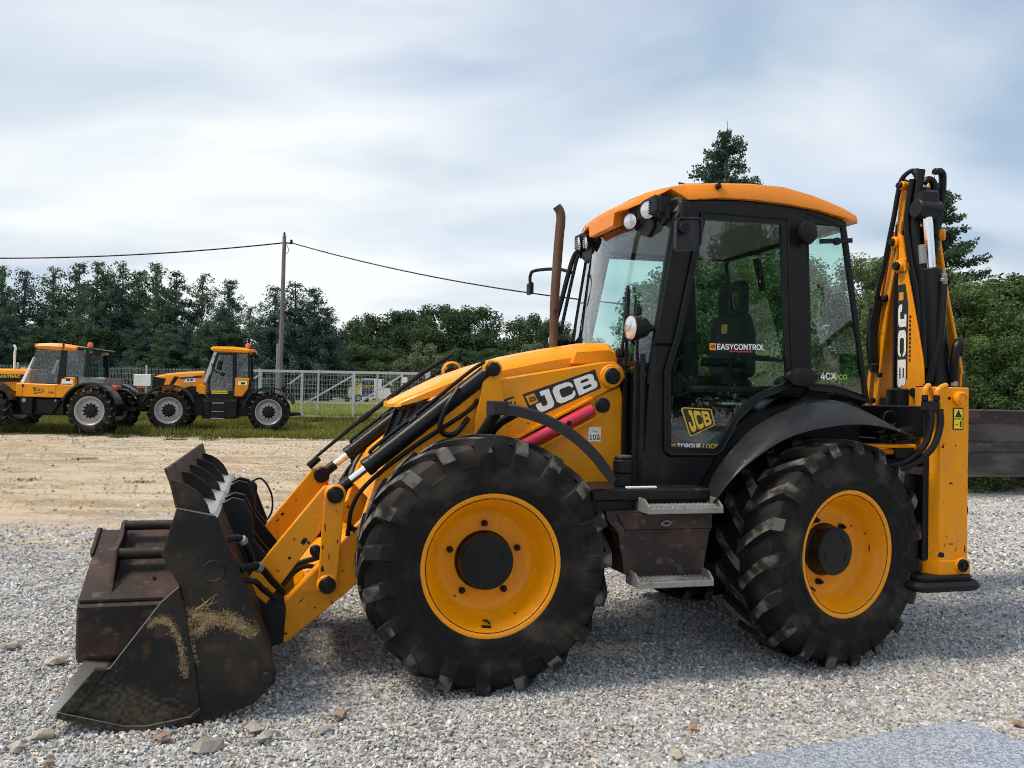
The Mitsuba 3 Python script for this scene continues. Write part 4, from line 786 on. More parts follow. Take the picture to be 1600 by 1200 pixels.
# boom: two side plates in the y-z plane with the dipper ram between them
Bm = sec('boom')
boomL = [(-.49, 1.42), (-.46, 1.60), (-.47, 1.75), (-.42, 2.05), (-.30, 2.52), (-.215, 2.78), (-.19, 2.95), (-.12, 2.95), (-.145, 2.5), (-.155, 1.42)]
boomL = [(-.44, 1.35), (-.455, 1.55), (-.43, 1.62), (-.47, 1.78), (-.455, 1.95), (-.36, 2.35), (-.29, 2.62), (-.235, 2.90), (-.215, 2.92), (-.205, 2.4), (-.205, 1.35)]
bp(f'{Bm}__side_plate', prism_x(boomL, 3.352, 3.372, .004), 'yellow_paint')
boomR = [(-.50, 1.35), (-.505, 1.86), (-.47, 2.02), (-.36, 2.45), (-.30, 2.75), (-.25, 3.0), (-.15, 3.05), (-.10, 2.4), (-.1, 1.35)]
bp(f'{Bm}__side_plate', prism_x(boomR, 3.655, 3.675, .004), 'yellow_paint')
bp(f'{Bm}__floor_plate', prism_x([(-.16, 1.35), (-.14, 1.35), (-.135, 2.4), (-.15, 3.0), (-.17, 3.0), (-.155, 2.4)], 3.37, 3.66, .003), 'black_paint')
bp(f'{Bm}__edge_flange', cat(tube([(3.362, y, z) for y, z in boomL[3:8]], .012, 8), tube([(3.665, y, z) for y, z in boomR[1:6]], .014, 8)), 'yellow_paint')
bp(f'{Bm}__pivot_boss', cat(rod((3.33, -.42, 1.715), (3.42, -.42, 1.715), .045), rod((3.40, -.50, 1.70), (3.48, -.53, 1.70), .04, 18)), 'yellow_paint')
bp(f'{Bm}__pivot_bolt', rod((3.31, -.415, 1.72), (3.34, -.415, 1.72), .035, 8), 'bolt_black')
bp(f'{Bm}__lug', cat(rod((3.31, -.25, 2.66), (3.40, -.25, 2.66), .04, 16), box(3.335, 3.36, -.30, -.2, 2.62, 2.72)), 'yellow_paint')
bp(f'{Bm}__lug_bolt', cat(rod((3.285, -.25, 2.665), (3.315, -.25, 2.665), .032, 8)), 'bolt_black')
Dr = sec('dipper_ram'); q0, q1 = np.array([3.545, -.46, 1.30]), np.array([3.410, -.43, 3.06]); dq = q1 - q0
bp(f'{Dr}__barrel', cat(rod(q0, q0 + dq * .755, .096, 30, .1, .076)), 'black_paint')
bp(f'{Dr}__piston', rod(q0 + dq * .72, q0 + dq * 1.02, .036, 24), 'chrome')
bp(f'{Dr}__rod_eye', cat(rod(q1 - [.1, 0, 0], q1 + [.1, 0, 0], .07), box(3.35, 3.49, -.48, -.36, 3.02, 3.20, .02)), 'black_paint')
bp(f'{Dr}__hose', cat(tube([(3.47, -.535, 2.50), (3.455, -.545, 2.35), (3.43, -.55, 2.12), (3.40, -.53, 1.95), (3.385, -.50, 1.80)], .026, 9), tube([(3.55, -.555, 1.80), (3.535, -.575, 1.95), (3.555, -.575, 2.06), (3.60, -.555, 2.09), (3.635, -.52, 2.0)], .030, 9), tube([(3.385, -.40, 3.36), (3.37, -.36, 3.0), (3.375, -.38, 2.75), (3.40, -.42, 2.45), (3.405, -.44, 1.9)], .028, 9), tube([(3.36, -.34, 3.3), (3.35, -.30, 3.0), (3.37, -.33, 2.7), (3.39, -.38, 2.4), (3.40, -.40, 1.8)], .024, 9)), 'rubber_hose')
bp(f'{Dr}__fitting', cat(rod((3.475, -.54, 2.48), (3.472, -.54, 2.58), .018, 8), rod((3.47, -.535, 2.52), (3.47, -.54, 2.545), .026, 8), rod((3.55, -.56, 1.74), (3.548, -.56, 1.84), .026, 8), rod((3.39, -.42, 2.66), (3.385, -.41, 2.80), .026, 10)), 'galvanised')
Dp = sec('dipper')
def low(m):
    if m.metadata.get('pieces'): return cat(*[low(q_) for q_ in m.metadata['pieces']])
    m = m.copy(); z = m.vertices[:, 2]; m.vertices[:, 2] = np.where(z > 2.9, 2.9 + (z - 2.9) * .80, z); return m
bp_plain = bp
def bp(name, mesh, m, *a, **k): return bp_plain(name, low(mesh), m, *a, **k)
# dipper: left plate strip, shaded near face, right plate
dl = [(-.13, 1.60), (-.165, 2.4), (-.235, 2.98), (-.29, 3.36), (-.26, 3.44), (-.20, 3.45), (-.12, 3.0), (-.02, 2.55), (.06, 2.2), (.14, 1.60)]
dlL = [(.03, 1.60), (.0, 1.85), (-.075, 2.35), (-.16, 2.72), (-.225, 3.05), (-.262, 3.36), (-.24, 3.44), (-.19, 3.43), (-.165, 3.05), (-.10, 2.75), (-.02, 2.4), (.05, 2.0), (.088, 1.60)]
dlB = [(y_ + (.10 if 1.0 < z_ < 3.2 else 0), z_) for y_, z_ in dlL[7:]]
bp(f'{Dp}__side_plate', prism_x(dlL, 3.375, 3.395, .004), 'yellow_paint')
bp(f'{Dp}__face_plate', prism_x([(y_ + .13, z_) for y_, z_ in [(.035, 1.60), (.005, 1.85), (-.07, 2.35), (-.155, 2.72), (-.20, 2.98), (-.18, 2.98), (-.13, 2.70), (-.04, 2.35), (.04, 1.85), (.07, 1.60)]], 3.396, 3.70, .004), 'yellow_worn')
bp(f'{Dp}__side_plate', prism_x([(-.10, 2.0), (-.235, 3.05), (-.262, 3.36), (-.24, 3.44), (-.15, 3.40), (-.08, 2.8), (.05, 2.0)], 3.62, 3.645, .004), 'yellow_worn')
bp(f'{Dp}__flange', cat(tube([(3.385, y, z) for y, z in dlL[8:12]], .012, 8, smooth=False), tube([(3.37, y, z) for y, z in [(.03, 1.60), (.0, 1.85), (-.078, 2.35), (-.163, 2.72), (-.228, 3.05)]], .012, 8)), 'yellow_paint')
bp(f'{Dp}__boss', cat(rod((3.33, -.17, 2.86), (3.40, -.17, 2.86), .045), rod((3.62, -.30, 2.92), (3.66, -.34, 2.92), .05), rod((3.33, -.245, 3.37), (3.40, -.245, 3.37), .04), box(3.32, 3.40, -.01, .09, 1.56, 1.62, .01)), 'yellow_paint')
bp(f'{Dp}__boss_bolt', cat(rod((3.31, -.17, 2.86), (3.335, -.17, 2.86), .03, 8), rod((3.31, -.245, 3.37), (3.335, -.245, 3.37), .03, 8), rod((3.31, .02, 1.66), (3.34, .02, 1.66), .022, 8), rod((3.355, -.0, 1.86), (3.38, -.0, 1.86), .022, 8), box(3.33, 3.38, -.10, -.02, 2.42, 2.47, .01)), 'bolt_black')
bp(f'{Dp}__head_bracket', cat(box(3.39, 3.63, -.30, -.14, 3.05, 3.37, .02), rod((3.40, -.31, 3.28), (3.44, -.31, 3.28), .05), box(3.36, 3.40, -.27, -.24, 3.36, 3.42)), 'black_paint')
bp(f'{Dp}__hose', cat(tube([(3.36, .05, 1.98), (3.345, .02, 2.2), (3.32, -.02, 2.45), (3.325, -.10, 2.72), (3.335, -.17, 3.05), (3.34, -.22, 3.33), (3.35, -.25, 3.44), (3.39, -.29, 3.50), (3.42, -.31, 3.49)], .019, 9), tube([(3.37, .03, 1.92), (3.34, .035, 2.02), (3.33, .03, 2.25), (3.335, -.02, 2.42)], .035, 10), tube([(3.35, .06, 1.90), (3.325, .07, 2.1), (3.32, .03, 2.38)], .024, 9), tube([(3.40, -.31, 3.49), (3.405, -.34, 3.42), (3.40, -.36, 3.2), (3.385, -.35, 2.9)], .026, 9), tube([(3.545, -.36, 3.49), (3.60, -.35, 3.50), (3.64, -.33, 3.44), (3.645, -.31, 3.2), (3.61, -.31, 2.95), (3.56, -.33, 2.7)], .028, 9), tube([(3.47, -.33, 3.38), (3.50, -.34, 3.42), (3.55, -.34, 3.38), (3.58, -.33, 3.2), (3.58, -.33, 2.9)], .028, 9)), 'rubber_hose')
bp(f'{Dp}__hose_end', cat(rod((3.40, -.31, 3.49), (3.43, -.32, 3.49), .028, 10), rod((3.535, -.36, 3.49), (3.565, -.36, 3.49), .03, 10), rod((3.365, .04, 1.88), (3.36, .035, 1.95), .045, 10)), 'bolt_black')
bp = bp_plain
Gb = sec('ditching_bucket')
gbp = [(.55, 1.03), (.62, 1.02), (.95, 1.05), (1.15, 1.25), (1.18, 1.5), (1.10, 1.62), (1.05, 1.60), (1.10, 1.45), (1.06, 1.28), (.92, 1.12), (.66, 1.07), (.60, 1.10), (.53, 1.50), (.50, 1.50)]
bp(f'{Gb}__shell', cat(prism_x([(.50, 1.03), (.56, 1.01), (1.0, 1.05), (1.15, 1.3), (1.12, 1.55), (1.08, 1.55), (1.1, 1.3), (.98, 1.10), (.58, 1.05), (.535, 1.10), (.53, 1.52), (.50, 1.52)], 3.95, 5.85, .004), prism_x([(.50, 1.03), (1.0, 1.05), (1.15, 1.3), (1.12, 1.55), (.50, 1.55)], 3.95, 3.97, .003), prism_x([(.50, 1.03), (1.0, 1.05), (1.15, 1.3), (1.12, 1.55), (.50, 1.55)], 5.83, 5.85, .003)), 'scraped_steel', label='dark scraped back of the wide ditching bucket')
bp(f'{Gb}__lip', prism_x([(.47, 1.50), (.535, 1.50), (.54, 1.605), (.53, 1.612), (.475, 1.60)], 3.92, 5.88, .006), 'rusty_steel', label='rusty brown top lip of the wide ditching bucket')
bp(f'{Gb}__weld_ridge', cat(bar((3.96, .495, 1.235), (5.84, .495, 1.235), .012, .012), bar((3.96, .496, 1.33), (5.84, .496, 1.33), .008, .008)), 'rusty_steel')
bp(f'{Gb}__hanger', cat(prism_x([(.1, 1.62), (.3, 1.55), (.6, 1.55), (.6, 1.2), (.4, 1.2), (.1, 1.45)], 4.0, 4.03, .004), bar((3.5, .1, 1.62), (4.1, .35, 1.45), .2, .15)), 'black_paint')

# --- lettering -----------------------------------------------------------------------------------
from shapely.geometry import box as sbox
from shapely.ops import unary_union
def rr(x0, y0, x1, y1, r): return sbox(x0 + r, y0 + r, x1 - r, y1 - r).buffer(r, quad_segs=5)
def glyphs():
    J = unary_union([sbox(.56, .3, .86, 1), rr(0, 0, .86, .74, .26)]).difference(rr(.27, .24, .56, .9, .10)).difference(sbox(-.1, .47, .56, 1.1)).union(sbox(.40, .76, .86, 1))
    Cc = rr(0, 0, 1.0, 1, .28).difference(rr(.30, .25, .9, .75, .12)).difference(sbox(.66, .39, 1.1, .61))
    Bb = unary_union([rr(0, .46, .98, 1, .2), rr(0, 0, 1.04, .55, .22), sbox(0, 0, .4, 1)]).difference(rr(.30, .62, .70, .79, .06)).difference(rr(.30, .21, .74, .39, .06))
    return [affinity.translate(J, 0, 0), affinity.translate(Cc, .98, 0), affinity.translate(Bb, 2.10, 0)], 3.14
def warp_flat(geoms, Wd, quad, y, dy=.0012):
    """maps glyph polygons (0..Wd, 0..1) bilinearly to a quad (bl, br, tr, tl) in (x,z), on the plane y"""
    bl, br, tr, tl = (np.array(p, float) for p in quad); out = []
    for g in geoms:
        for pg in getattr(g, 'geoms', [g]):
            pg = pg.segmentize(.15)
            v, f = trimesh.creation.triangulate_polygon(pg, engine='earcut')
            u, w = (v[:, 0] / Wd)[:, None], v[:, 1][:, None]
            xz = (bl * (1 - u) + br * u) * (1 - w) + (tl * (1 - u) + tr * u) * w
            out.append(trimesh.Trimesh(np.column_stack([xz[:, 0], np.full(len(xz), y - dy), xz[:, 1]]), f, process=False))
    return cat(*out)
def side_text(t, x, z, h, y, ang=0., bold=True, sx=1.0):
    m = meshkit.text_mesh(t, h, .001, bold); a = math.radians(ang); v = m.vertices * [sx, 1, 1]
    v = np.column_stack([v[:, 0] * math.cos(a) - v[:, 1] * math.sin(a), v[:, 0] * math.sin(a) + v[:, 1] * math.cos(a), v[:, 2]])
    return trimesh.Trimesh(np.column_stack([x + v[:, 0], y - v[:, 2], z + v[:, 1]]), m.faces, process=False)
jcb, jw = glyphs()
Lg = sec('arm_decal')
bl, br, tr_, tl = np.array([.372, 1.487]), np.array([.812, 1.688]), np.array([.770, 1.803]), np.array([.300, 1.636])
bp(f'{Lg}__panel', prism_y([bl, br, tr_, tl], -.6025, -.601, .0003), 'black_decal')
qd = lambda u, v: (bl * (1 - u) + br * u) * (1 - v) + (tl * (1 - u) + tr_ * u) * v
bp(f'{Lg}__letters', warp_flat(jcb, jw, [qd(.10, .10), qd(.97, .10), qd(.965, .88), qd(.10, .88)], -.6035), 'white_decal')
bp(f'{Lg}__emblem', prism_y([qd(.03, .52), qd(.15, .53), qd(.14, .90), qd(.02, .89)], -.6055, -.6040, .0002), 'orange_decal')
bp(f'{Lg}__emblem_print', warp_flat(jcb, jw, [qd(.045, .62), qd(.135, .62), qd(.13, .80), qd(.04, .80)], -.606), 'black_decal')
sq = lambda a, b: np.array([.225, 1.50]) + a * np.array([.94, .34]) + b * np.array([-.34, .94])
bp(f'{Lg}__side_mark', cat(prism_y([sq(-.005, .0), sq(.06, 0), sq(.06, .11), sq(-.005, .11)], -.6025, -.601, .0002)), 'black_decal')
bp(f'{Lg}__side_mark_print', cat(side_text('3', sq(.004, .02)[0], sq(.004, .02)[1], .075, -.603, 20)), 'orange_decal')
Ld = sec('door_decal')
quad = [(1.337, 1.394), (1.508, 1.470), (1.482, 1.572), (1.268, 1.578)]
def shrink(q, k): c = np.mean(q, 0); return [tuple(c + (np.array(p) - c) * k) for p in q]
bp(f'{Ld}__badge_edge', prism_y(rounded(quad, .016), -.7855, -.7825, .0005), 'gold_decal')
bp(f'{Ld}__badge_field', prism_y(rounded(shrink(quad, .92), .012), -.7875, -.7862, .0003), 'black_decal')
bp(f'{Ld}__badge_letters', warp_flat(jcb, jw, [(1.345, 1.42), (1.485, 1.478), (1.462, 1.555), (1.295, 1.562)], -.789), 'gold_decal')
Lt = sec('script_decal')
bp(f'{Lt}__white_print', cat(side_text('TORQUE', 1.247, 1.324, .029, -.7850, 0, True, 1.0), side_text('EASYCONTROL', 1.512, 1.946, .034, -.7850, 1.5, True, .98), side_text('4CX', 2.265, 1.778, .042, -.790, 1.5, True, 1.0)), 'white_decal')
bp(f'{Lt}__yellow_print', cat(side_text('LOCK', 1.424, 1.324, .029, -.7850, 0, True, 1.0)), 'gold_decal')
bp(f'{Lt}__green_print', side_text('eco', 2.372, 1.781, .042, -.790, 1.5, False, 1.0), 'green_decal')
bp(f'{Lt}__emblem', cat(prism_y([(1.201, 1.322), (1.236, 1.322), (1.236, 1.350), (1.201, 1.350)], -.7862, -.7850, .0003), prism_y([(1.462, 1.940), (1.506, 1.941), (1.506, 1.985), (1.462, 1.984)], -.7862, -.7850, .0003)), 'orange_decal')
bp(f'{Lt}__emblem_print', cat(warp_flat(jcb, jw, [(1.206, 1.330), (1.231, 1.330), (1.231, 1.343), (1.206, 1.343)], -.787), warp_flat(jcb, jw, [(1.469, 1.953), (1.50, 1.953), (1.50, 1.973), (1.469, 1.973)], -.787)), 'black_decal')
bp(f'{Lt}__panel', prism_y([(1.507, 1.936), (1.765, 1.943), (1.765, 1.995), (1.507, 1.988)], -.7838, -.7822, .0003), 'black_decal')
bp(f'{Lt}__red_print', prism_y([(1.60, 1.932), (1.762, 1.936), (1.762, 1.943), (1.60, 1.939)], -.7866, -.7852, .0002), 'red_decal')
k = 'loader_tower'
bp(f'{k}__sticker_print', cat(side_text('103', .746, 1.364, .030, -.5805, 0, True, .9), side_text('dB', .806, 1.364, .012, -.5805, 0, False), side_text('L', .772, 1.412, .018, -.5805, 0, False), side_text('WA', .782, 1.408, .010, -.5805, 0, False)), 'black_decal')
# boom lettering, turned to read downwards on the plate that faces forwards (normal -x)
def boom_map(mesh2):
    v = mesh2.vertices; return v
Lb = sec('boom_decal')
def onboom(poly_yz, x): return prism_x(poly_yz, x - .0012, x, .0002)
bp(f'{Lb}__panel', onboom([(-.212, 1.72), (-.32, 1.83), (-.32, 2.38), (-.29, 2.53), (-.212, 2.53)], 3.350), 'black_decal')
out = []
for g in jcb:
    for pg in getattr(g, 'geoms', [g]):
        v, f = trimesh.creation.triangulate_polygon(pg.segmentize(.2), engine='earcut')
        out.append(trimesh.Trimesh(np.column_stack([np.full(len(v), 3.3475), -.222 - v[:, 1] * .085, 2.38 - v[:, 0] * (.62 / jw)]), f, process=False))
bp(f'{Lb}__letters', cat(*out), 'white_decal')
bp(f'{Lb}__emblem', onboom([(-.275, 2.41), (-.228, 2.41), (-.228, 2.47), (-.275, 2.47)], 3.3480), 'orange_decal')
bp(f'{Lb}__small_print', cat(*[onboom([(-.335, z), (-.352, z), (-.352, z + .02), (-.335, z + .02)], 3.350) for z in np.arange(1.95, 2.30, .032)]), 'black_decal')

# ================================================================== the digging bucket in the shovel's jaw
DB = thing('digging_bucket', 'rusty brown digging bucket lying in the open jaw of the front shovel', 'bucket')
def dp(name, mesh, m, smooth=30): return add(f'{DB}__{name}', mesh, M[m], MW, smooth)
x0_, x1_ = -2.175, -1.42
dp('shell', cat(prism_x([(-.33, .085), (.34, .085), (.34, .60), (.30, .715), (.25, .735), (.10, .655), (-.34, .435), (-.372, .40), (-.366, .13)], x0_, x1_, .012)), 'rusty_steel')
dp('side_cutter', cat(prism_x([(.02, .63), (.24, .75), (.31, .74), (.33, .66), (.1, .58)], x0_ - .012, x0_ + .010, .004)), 'rusty_steel')
dp('weld_seam', cat(bar((x0_ + .005, -.372, .245), (x1_, -.372, .245), .006, .008), bar((x0_ + .01, -.352, .432), (x1_, -.352, .432), .012, .012)), 'rusty_steel')
for x in (-2.02, -1.60):
    dp('hanger_ear', prism_x([(-.30, .45), (.20, .70), (.22, .80), (.13, .80), (.05, .72), (-.06, .70), (-.13, .68)], x - .013, x + .013, .004), 'rusty_steel')
dp('pin_tube', rod((-2.03, -.10, .645), (-1.50, -.10, .645), .034, 20, .05), 'rusty_steel'); dp('pin_tube', rod((-2.03, .155, .775), (-1.50, .155, .775), .030, 20, .05), 'rusty_steel')
dp('drain_hole', rod((-1.80, -.185, .510), (-1.80, -.20, .518), .010, 10), 'bolt_black')
dp('lifting_slot', bar((-1.98, .30, .728), (-1.80, .28, .735), .012, .01), 'white_decal') if False else None
tag(DB, labels[DB]['label'], 'bucket')

# ================================================================== world things
def wp(key, mesh, m, smooth=30, label=None): return add(key, mesh, M[m], None, smooth, label)
PX = lambda px, Z: (px - 800) / 1330 * Z
def pxw(px, py, Z):
    d = CR @ np.array([(px - 800) / 1330, 1, (600 - py) / 1330]); return cam_o + d * Z

# --- tractors ---------------------------------------------------------------------------------------
tc, tl_, tt = arc_tyre(.70, .44, .44, 18, seg=60, delta=.25, lugh=.04)
t_tyre = mikit.ply(cat(tc, tl_), 'tyre_rubber', smooth=32); t_face = mikit.ply(tt, 'tyre_lug_face', smooth=False)
mat('rim_grey', pri(paint((.36, .36, .365), amount=-.2, dirty=.3), .4, .3))
t_rim = mikit.ply(lathe([(.40, .17), (.40, -.15), (.425, -.175), (.455, -.19), (.455, -.20), (.43, -.202), (.41, -.185), (.395, -.16), (.375, -.13), (.36, -.08), (.335, -.06), (.30, -.07), (.25, -.09), (.20, -.08), (.0, -.08)], axis=(0, 1, 0), seg=40), 'rim_grey', smooth=40)
t_hub = mikit.ply(cat(lathe([(.20, -.07), (.195, -.10), (.15, -.12), (.15, -.17), (0, -.19)], axis=(0, 1, 0), seg=24), *[xf(rod((0, -.085, 0), (0, -.13, 0), .028, 6), t=(.215 * math.cos(a), 0, .215 * math.sin(a))) for a in np.arange(12) * PI / 6]), 'bolt_black', smooth=30)
class Trac:
    def __init__(s, label, rear_px, Z, yaw, scale=1.0):
        s.k = thing('tractor', label, 'tractor', 'tractors parked on the grass strip'); p = pxw(*rear_px, Z)
        s.m = mat4(rot('z', math.radians(yaw)) * scale, p + np.array([0, 0, 0])); s.t = TM(s.m)
        s.p = p
    def part(s, n, mesh, m, smooth=30, label=None): return add(f'{s.k}__{n}', mesh, M[m], s.t, smooth, label)
    def wheel(s, x, y, r, side):
        W = number(f'{s.k}__wheel'); q = r / .70
        R = (np.eye(3) if side > 0 else rot('z', PI)) * q; t = TM(s.m @ mat4(R @ rot('y', x), (x, y, r - .01)))
        for n, d in (('tyre', t_tyre), ('tread_face', t_face), ('rim', t_rim), ('hub', t_hub)):
            kk = number(f'{W}__{n}'); scene[kk] = {**d, 'to_world': t}
def fender_arc(cx, cz, r, a0, a1, y0, y1, th=.03, lip=.05):
    rings = []
    for a in np.linspace(math.radians(a0), math.radians(a1), 16):
        c, s_ = math.cos(a), math.sin(a); P = lambda q, y: (cx + q * c, y, cz + q * s_)
        rings.append(np.array([P(r, y1), P(r, y0), P(r - lip, y0), P(r - lip, y0 + .03), P(r - th, y0 + .03), P(r - th, y1)]))
    return loft(rings)
t2 = Trac('yellow tractor with silver wheel rims parked in front of the sliding gate', (421, 673), 27.2, 13.5, .915)
p = t2.part
for x in (0, -3.16):
    t2.wheel(x, -.95, .675, 1); t2.wheel(x, .95, .675, -1)
p('chassis', cat(box(-3.6, .45, -.40, .40, .50, 1.15), box(-2.15, -1.02, -.86, .86, .42, 1.10, .04), rod((0, -.8, .66), (0, .8, .66), .16), rod((-3.16, -.8, .66), (-3.16, .8, .66), .14), box(-1.0, -.3, -.6, .6, .9, 1.3)), 'black_paint')
p('steps', cat(box(-1.84, -1.46, -.90, -.84, .92, .95), box(-1.84, -1.46, -.90, -.84, .64, .67), box(-1.85, -1.44, -.92, -.80, .40, .44)), 'galvanised')
p('tank', cat(box(-2.12, -1.88, -.90, -.5, .5, 1.02, .03), box(-1.42, -1.03, -.90, -.5, .44, 1.04, .03)), 'black_plastic')
p('front_weight', cat(box(-4.24, -3.80, -.55, .55, .60, 1.24, .05), box(-3.9, -3.5, -.4, .4, .6, .95)), 'black_plastic')
hs = [(-3.78, .40, 1.62, 1.25), (-3.72, .45, 1.80, 1.25), (-3.4, .48, 1.885, 1.25), (-2.9, .50, 1.955, 1.28), (-2.22, .52, 2.01, 1.30), (-2.15, .50, 1.99, 1.30)]
def hood_rings(hs):
    o = []
    for x, w, zt, zb in hs:
        half = [(-w, zb), (-w, zt - .16), (-w * .93, zt - .05), (-w * .7, zt)]
        o.append(np.array([(x, y, z) for y, z in half] + [(x, -y, z) for y, z in half[::-1]]))
    return o
p('bonnet', loft(hood_rings(hs)), 'yellow_clean', 25)
p('bonnet__grille_side', cat(prism_y([(-3.795, 1.30), (-3.50, 1.30), (-3.36, 1.72), (-3.75, 1.78)], -.50, .50, .01), prism_y([(-3.27, 1.48), (-3.13, 1.50), (-2.95, 1.80), (-3.10, 1.80)], -.512, .512, .004)), 'black_plastic')
p('bonnet__lower_side', prism_y([(-3.0, 1.15), (-2.18, 1.15), (-2.2, 1.48), (-2.55, 1.50), (-2.85, 1.40)], -.515, .515, .01), 'black_plastic')
p('bonnet__stripe', prism_y([(-2.93, 1.78), (-2.21, 1.86), (-2.23, 1.78), (-2.93, 1.72)], -.532, -.512, .002), 'black_decal')
p('bonnet__lettering', cat(side_text('FASTRAC', -2.90, 1.775, .05, -.534, 5, True, 1.3)), 'white_decal')
p('bonnet__badge', cat(side_text('8250', -2.75, 1.64, .09, -.534, 4) if False else prism_y([(-2.80, 1.60), (-2.42, 1.63), (-2.42, 1.75), (-2.72, 1.73)], -.534, -.52, .001)), 'white_decal')
p('bonnet__badge_print', cat(prism_y([(-2.70, 1.66), (-2.62, 1.665), (-2.62, 1.72), (-2.70, 1.715)], -.537, -.535, .0003), prism_y([(-2.59, 1.665), (-2.50, 1.67), (-2.50, 1.73), (-2.59, 1.725)], -.537, -.535, .0003)), 'black_decal')
p('front_fender', fender_arc(-3.16, .66, .86, 20, 160, -1.18, -.75), 'fender_plastic', 40); p('front_fender', fender_arc(-3.16, .66, .86, 20, 160, .75, 1.18), 'fender_plastic', 40)
p('rear_fender', fender_arc(0, .66, .86, 20, 170, -1.18, -.70), 'fender_plastic', 40); p('rear_fender', fender_arc(0, .66, .86, 20, 170, .70, 1.18), 'fender_plastic', 40)
p('bonnet__fender_panel', prism_y([(-3.45, 1.47), (-3.0, 1.49), (-3.05, 1.42), (-3.4, 1.40)], -.9, -.5, .01), 'yellow_paint')
def cab2(p):
    p('cab__pillar', cat(*[bar(a, b, .06, .08, (1, 0, 0)) for s in (-1, 1) for a, b in (((-1.10, s * .80, 1.2), (-1.13, s * .74, 2.66)), ((-.66, s * .80, 1.7), (-.72, s * .74, 2.66)))], bar((-.70, -.74, 1.75), (-.70, .74, 1.75), .05, .05)), 'black_paint')
    p('cab__screen_pillar', cat(*[bar((-2.10, s * .80, 1.62), (-1.78, s * .74, 2.66), .07, .10, (1, 0, 0)) for s in (-1, 1)]), 'worn_steel')
    p('cab__body', cat(prism_y([(-1.98, 1.05), (-1.12, 1.05), (-1.12, 1.32), (-1.98, 1.32)], -.83, .83, .02), prism_y([(-1.12, 1.05), (-.6, 1.20), (-.6, 1.7), (-1.12, 1.7)], -.78, .78, .02)), 'black_plastic')
    p('cab__door', ring_prism([(-1.97, 1.25), (-1.14, 1.25), (-1.17, 2.64), (-1.70, 2.64), (-1.98, 1.7)], [(-1.90, 1.36), (-1.20, 1.36), (-1.23, 2.56), (-1.66, 2.56), (-1.91, 1.72)], -.83, -.80), 'black_paint')
    p('cab__door_glass', pane([(-1.91, 1.30), (-1.18, 1.30), (-1.21, 2.58), (-1.67, 2.58), (-1.93, 1.70)], -.81), 'tractor_glass', False)
    p('cab__side_glass', pane([(-1.06, 1.78), (-.70, 1.78), (-.74, 2.6), (-1.09, 2.6)], -.79), 'tractor_glass', False)
    p('cab__side_glass', pane([(-1.93, 1.7), (-.70, 1.78), (-.74, 2.6), (-1.66, 2.58)], .79), 'tractor_glass', False)
    p('cab__seat', cat(box(-1.45, -1.0, -.25, .25, 1.45, 1.60, .04), box(-1.12, -.98, -.25, .25, 1.6, 2.15, .05)), 'interior_grey')
    p('cab__steering_wheel', cat(lathe([(.17, -.012), (.19, 0), (.17, .012), (.15, 0), (.17, -.012)], (-1.62, 0, 1.86), (.5, 0, .85), 20), rod((-1.62, 0, 1.86), (-1.75, 0, 1.5), .03)), 'interior_dark')
    p('cab__roof', loft([np.array([(x, y * w, z0 + (z1 - z0) * q) for y, q in ((-.84, 0), (-.86, .5), (-.78, 1), (.78, 1), (.86, .5), (.84, 0))]) for x, w, z0, z1 in ((-1.94, .9, 2.73, 2.80), (-1.85, 1, 2.69, 2.84), (-1.2, 1, 2.665, 2.85), (-.78, 1, 2.66, 2.82), (-.70, .97, 2.68, 2.78))]), 'yellow_clean', 30)
    p('cab__roof_lamp', cat(box(-.70, -.50, -.80, -.5, 2.68, 2.78, .02), box(-.70, -.50, .5, .80, 2.68, 2.78, .02)), 'orange_lens')
    p('cab__rear_lamp', cat(rod((-.60, -.70, 2.62), (-.48, -.70, 2.60), .06), rod((-.60, .70, 2.62), (-.48, .70, 2.60), .06), bar((-.62, -.78, 2.66), (-.46, -.78, 2.66), .04, .03)), 'black_plastic')
cab2(p)
p('cab__yellow_panel', prism_y([(-2.28, 1.24), (-2.06, 1.22), (-2.06, 1.52), (-2.26, 1.56)], -.86, -.5, .015), 'yellow_paint'); p('cab__yellow_panel', prism_y([(-1.13, 1.18), (-.88, 1.18), (-.70, 1.45), (-.66, 1.80), (-1.12, 1.80)], -.855, -.5, .015), 'yellow_paint')
p('cab__panel_badge', prism_y([(-1.03, 1.56), (-.75, 1.56), (-.74, 1.69), (-1.03, 1.69)], -.860, -.856, .001), 'white_decal')
p('cab__panel_print', cat(side_text('8250', -.98, 1.58, .075, -.8605) if False else prism_y([(-.93, 1.58), (-.80, 1.58), (-.80, 1.66), (-.93, 1.66)], -.8625, -.861, .0002)), 'black_decal')
p('number_strip', prism_y([(-1.86, 1.25), (-1.36, 1.25), (-1.36, 1.355), (-1.86, 1.355)], -.845, -.836, .002), 'yellow_decal', label='yellow strip with small print below the tractor door')
p('number_strip__print', cat(*[prism_y([(-1.82 + i * .045, 1.28), (-1.79 + i * .045, 1.28), (-1.79 + i * .045, 1.325), (-1.82 + i * .045, 1.325)], -.8475, -.846, .0002) for i in range(10)]), 'black_decal')
p('beacon', cat(rod((-.76, -.55, 2.82), (-.76, -.55, 2.86), .05), lathe([(.075, 0), (.078, .08), (.06, .13), (0, .145)], (-.76, -.55, 2.85), (0, 0, 1), 18)), 'orange_lens')
p('door_mirror', cat(prism_y(rounded([(-1.72, 2.05), (-1.58, 2.05), (-1.55, 2.35), (-1.66, 2.37)], .03), -1.05, -1.0, .01), tube([(-1.9, -.82, 2.25), (-1.75, -.98, 2.0), (-1.55, -1.0, 1.92)], .02, 6), rod((-1.55, -1.0, 1.92), (-1.50, -1.02, 1.88), .06, 10)), 'black_plastic')
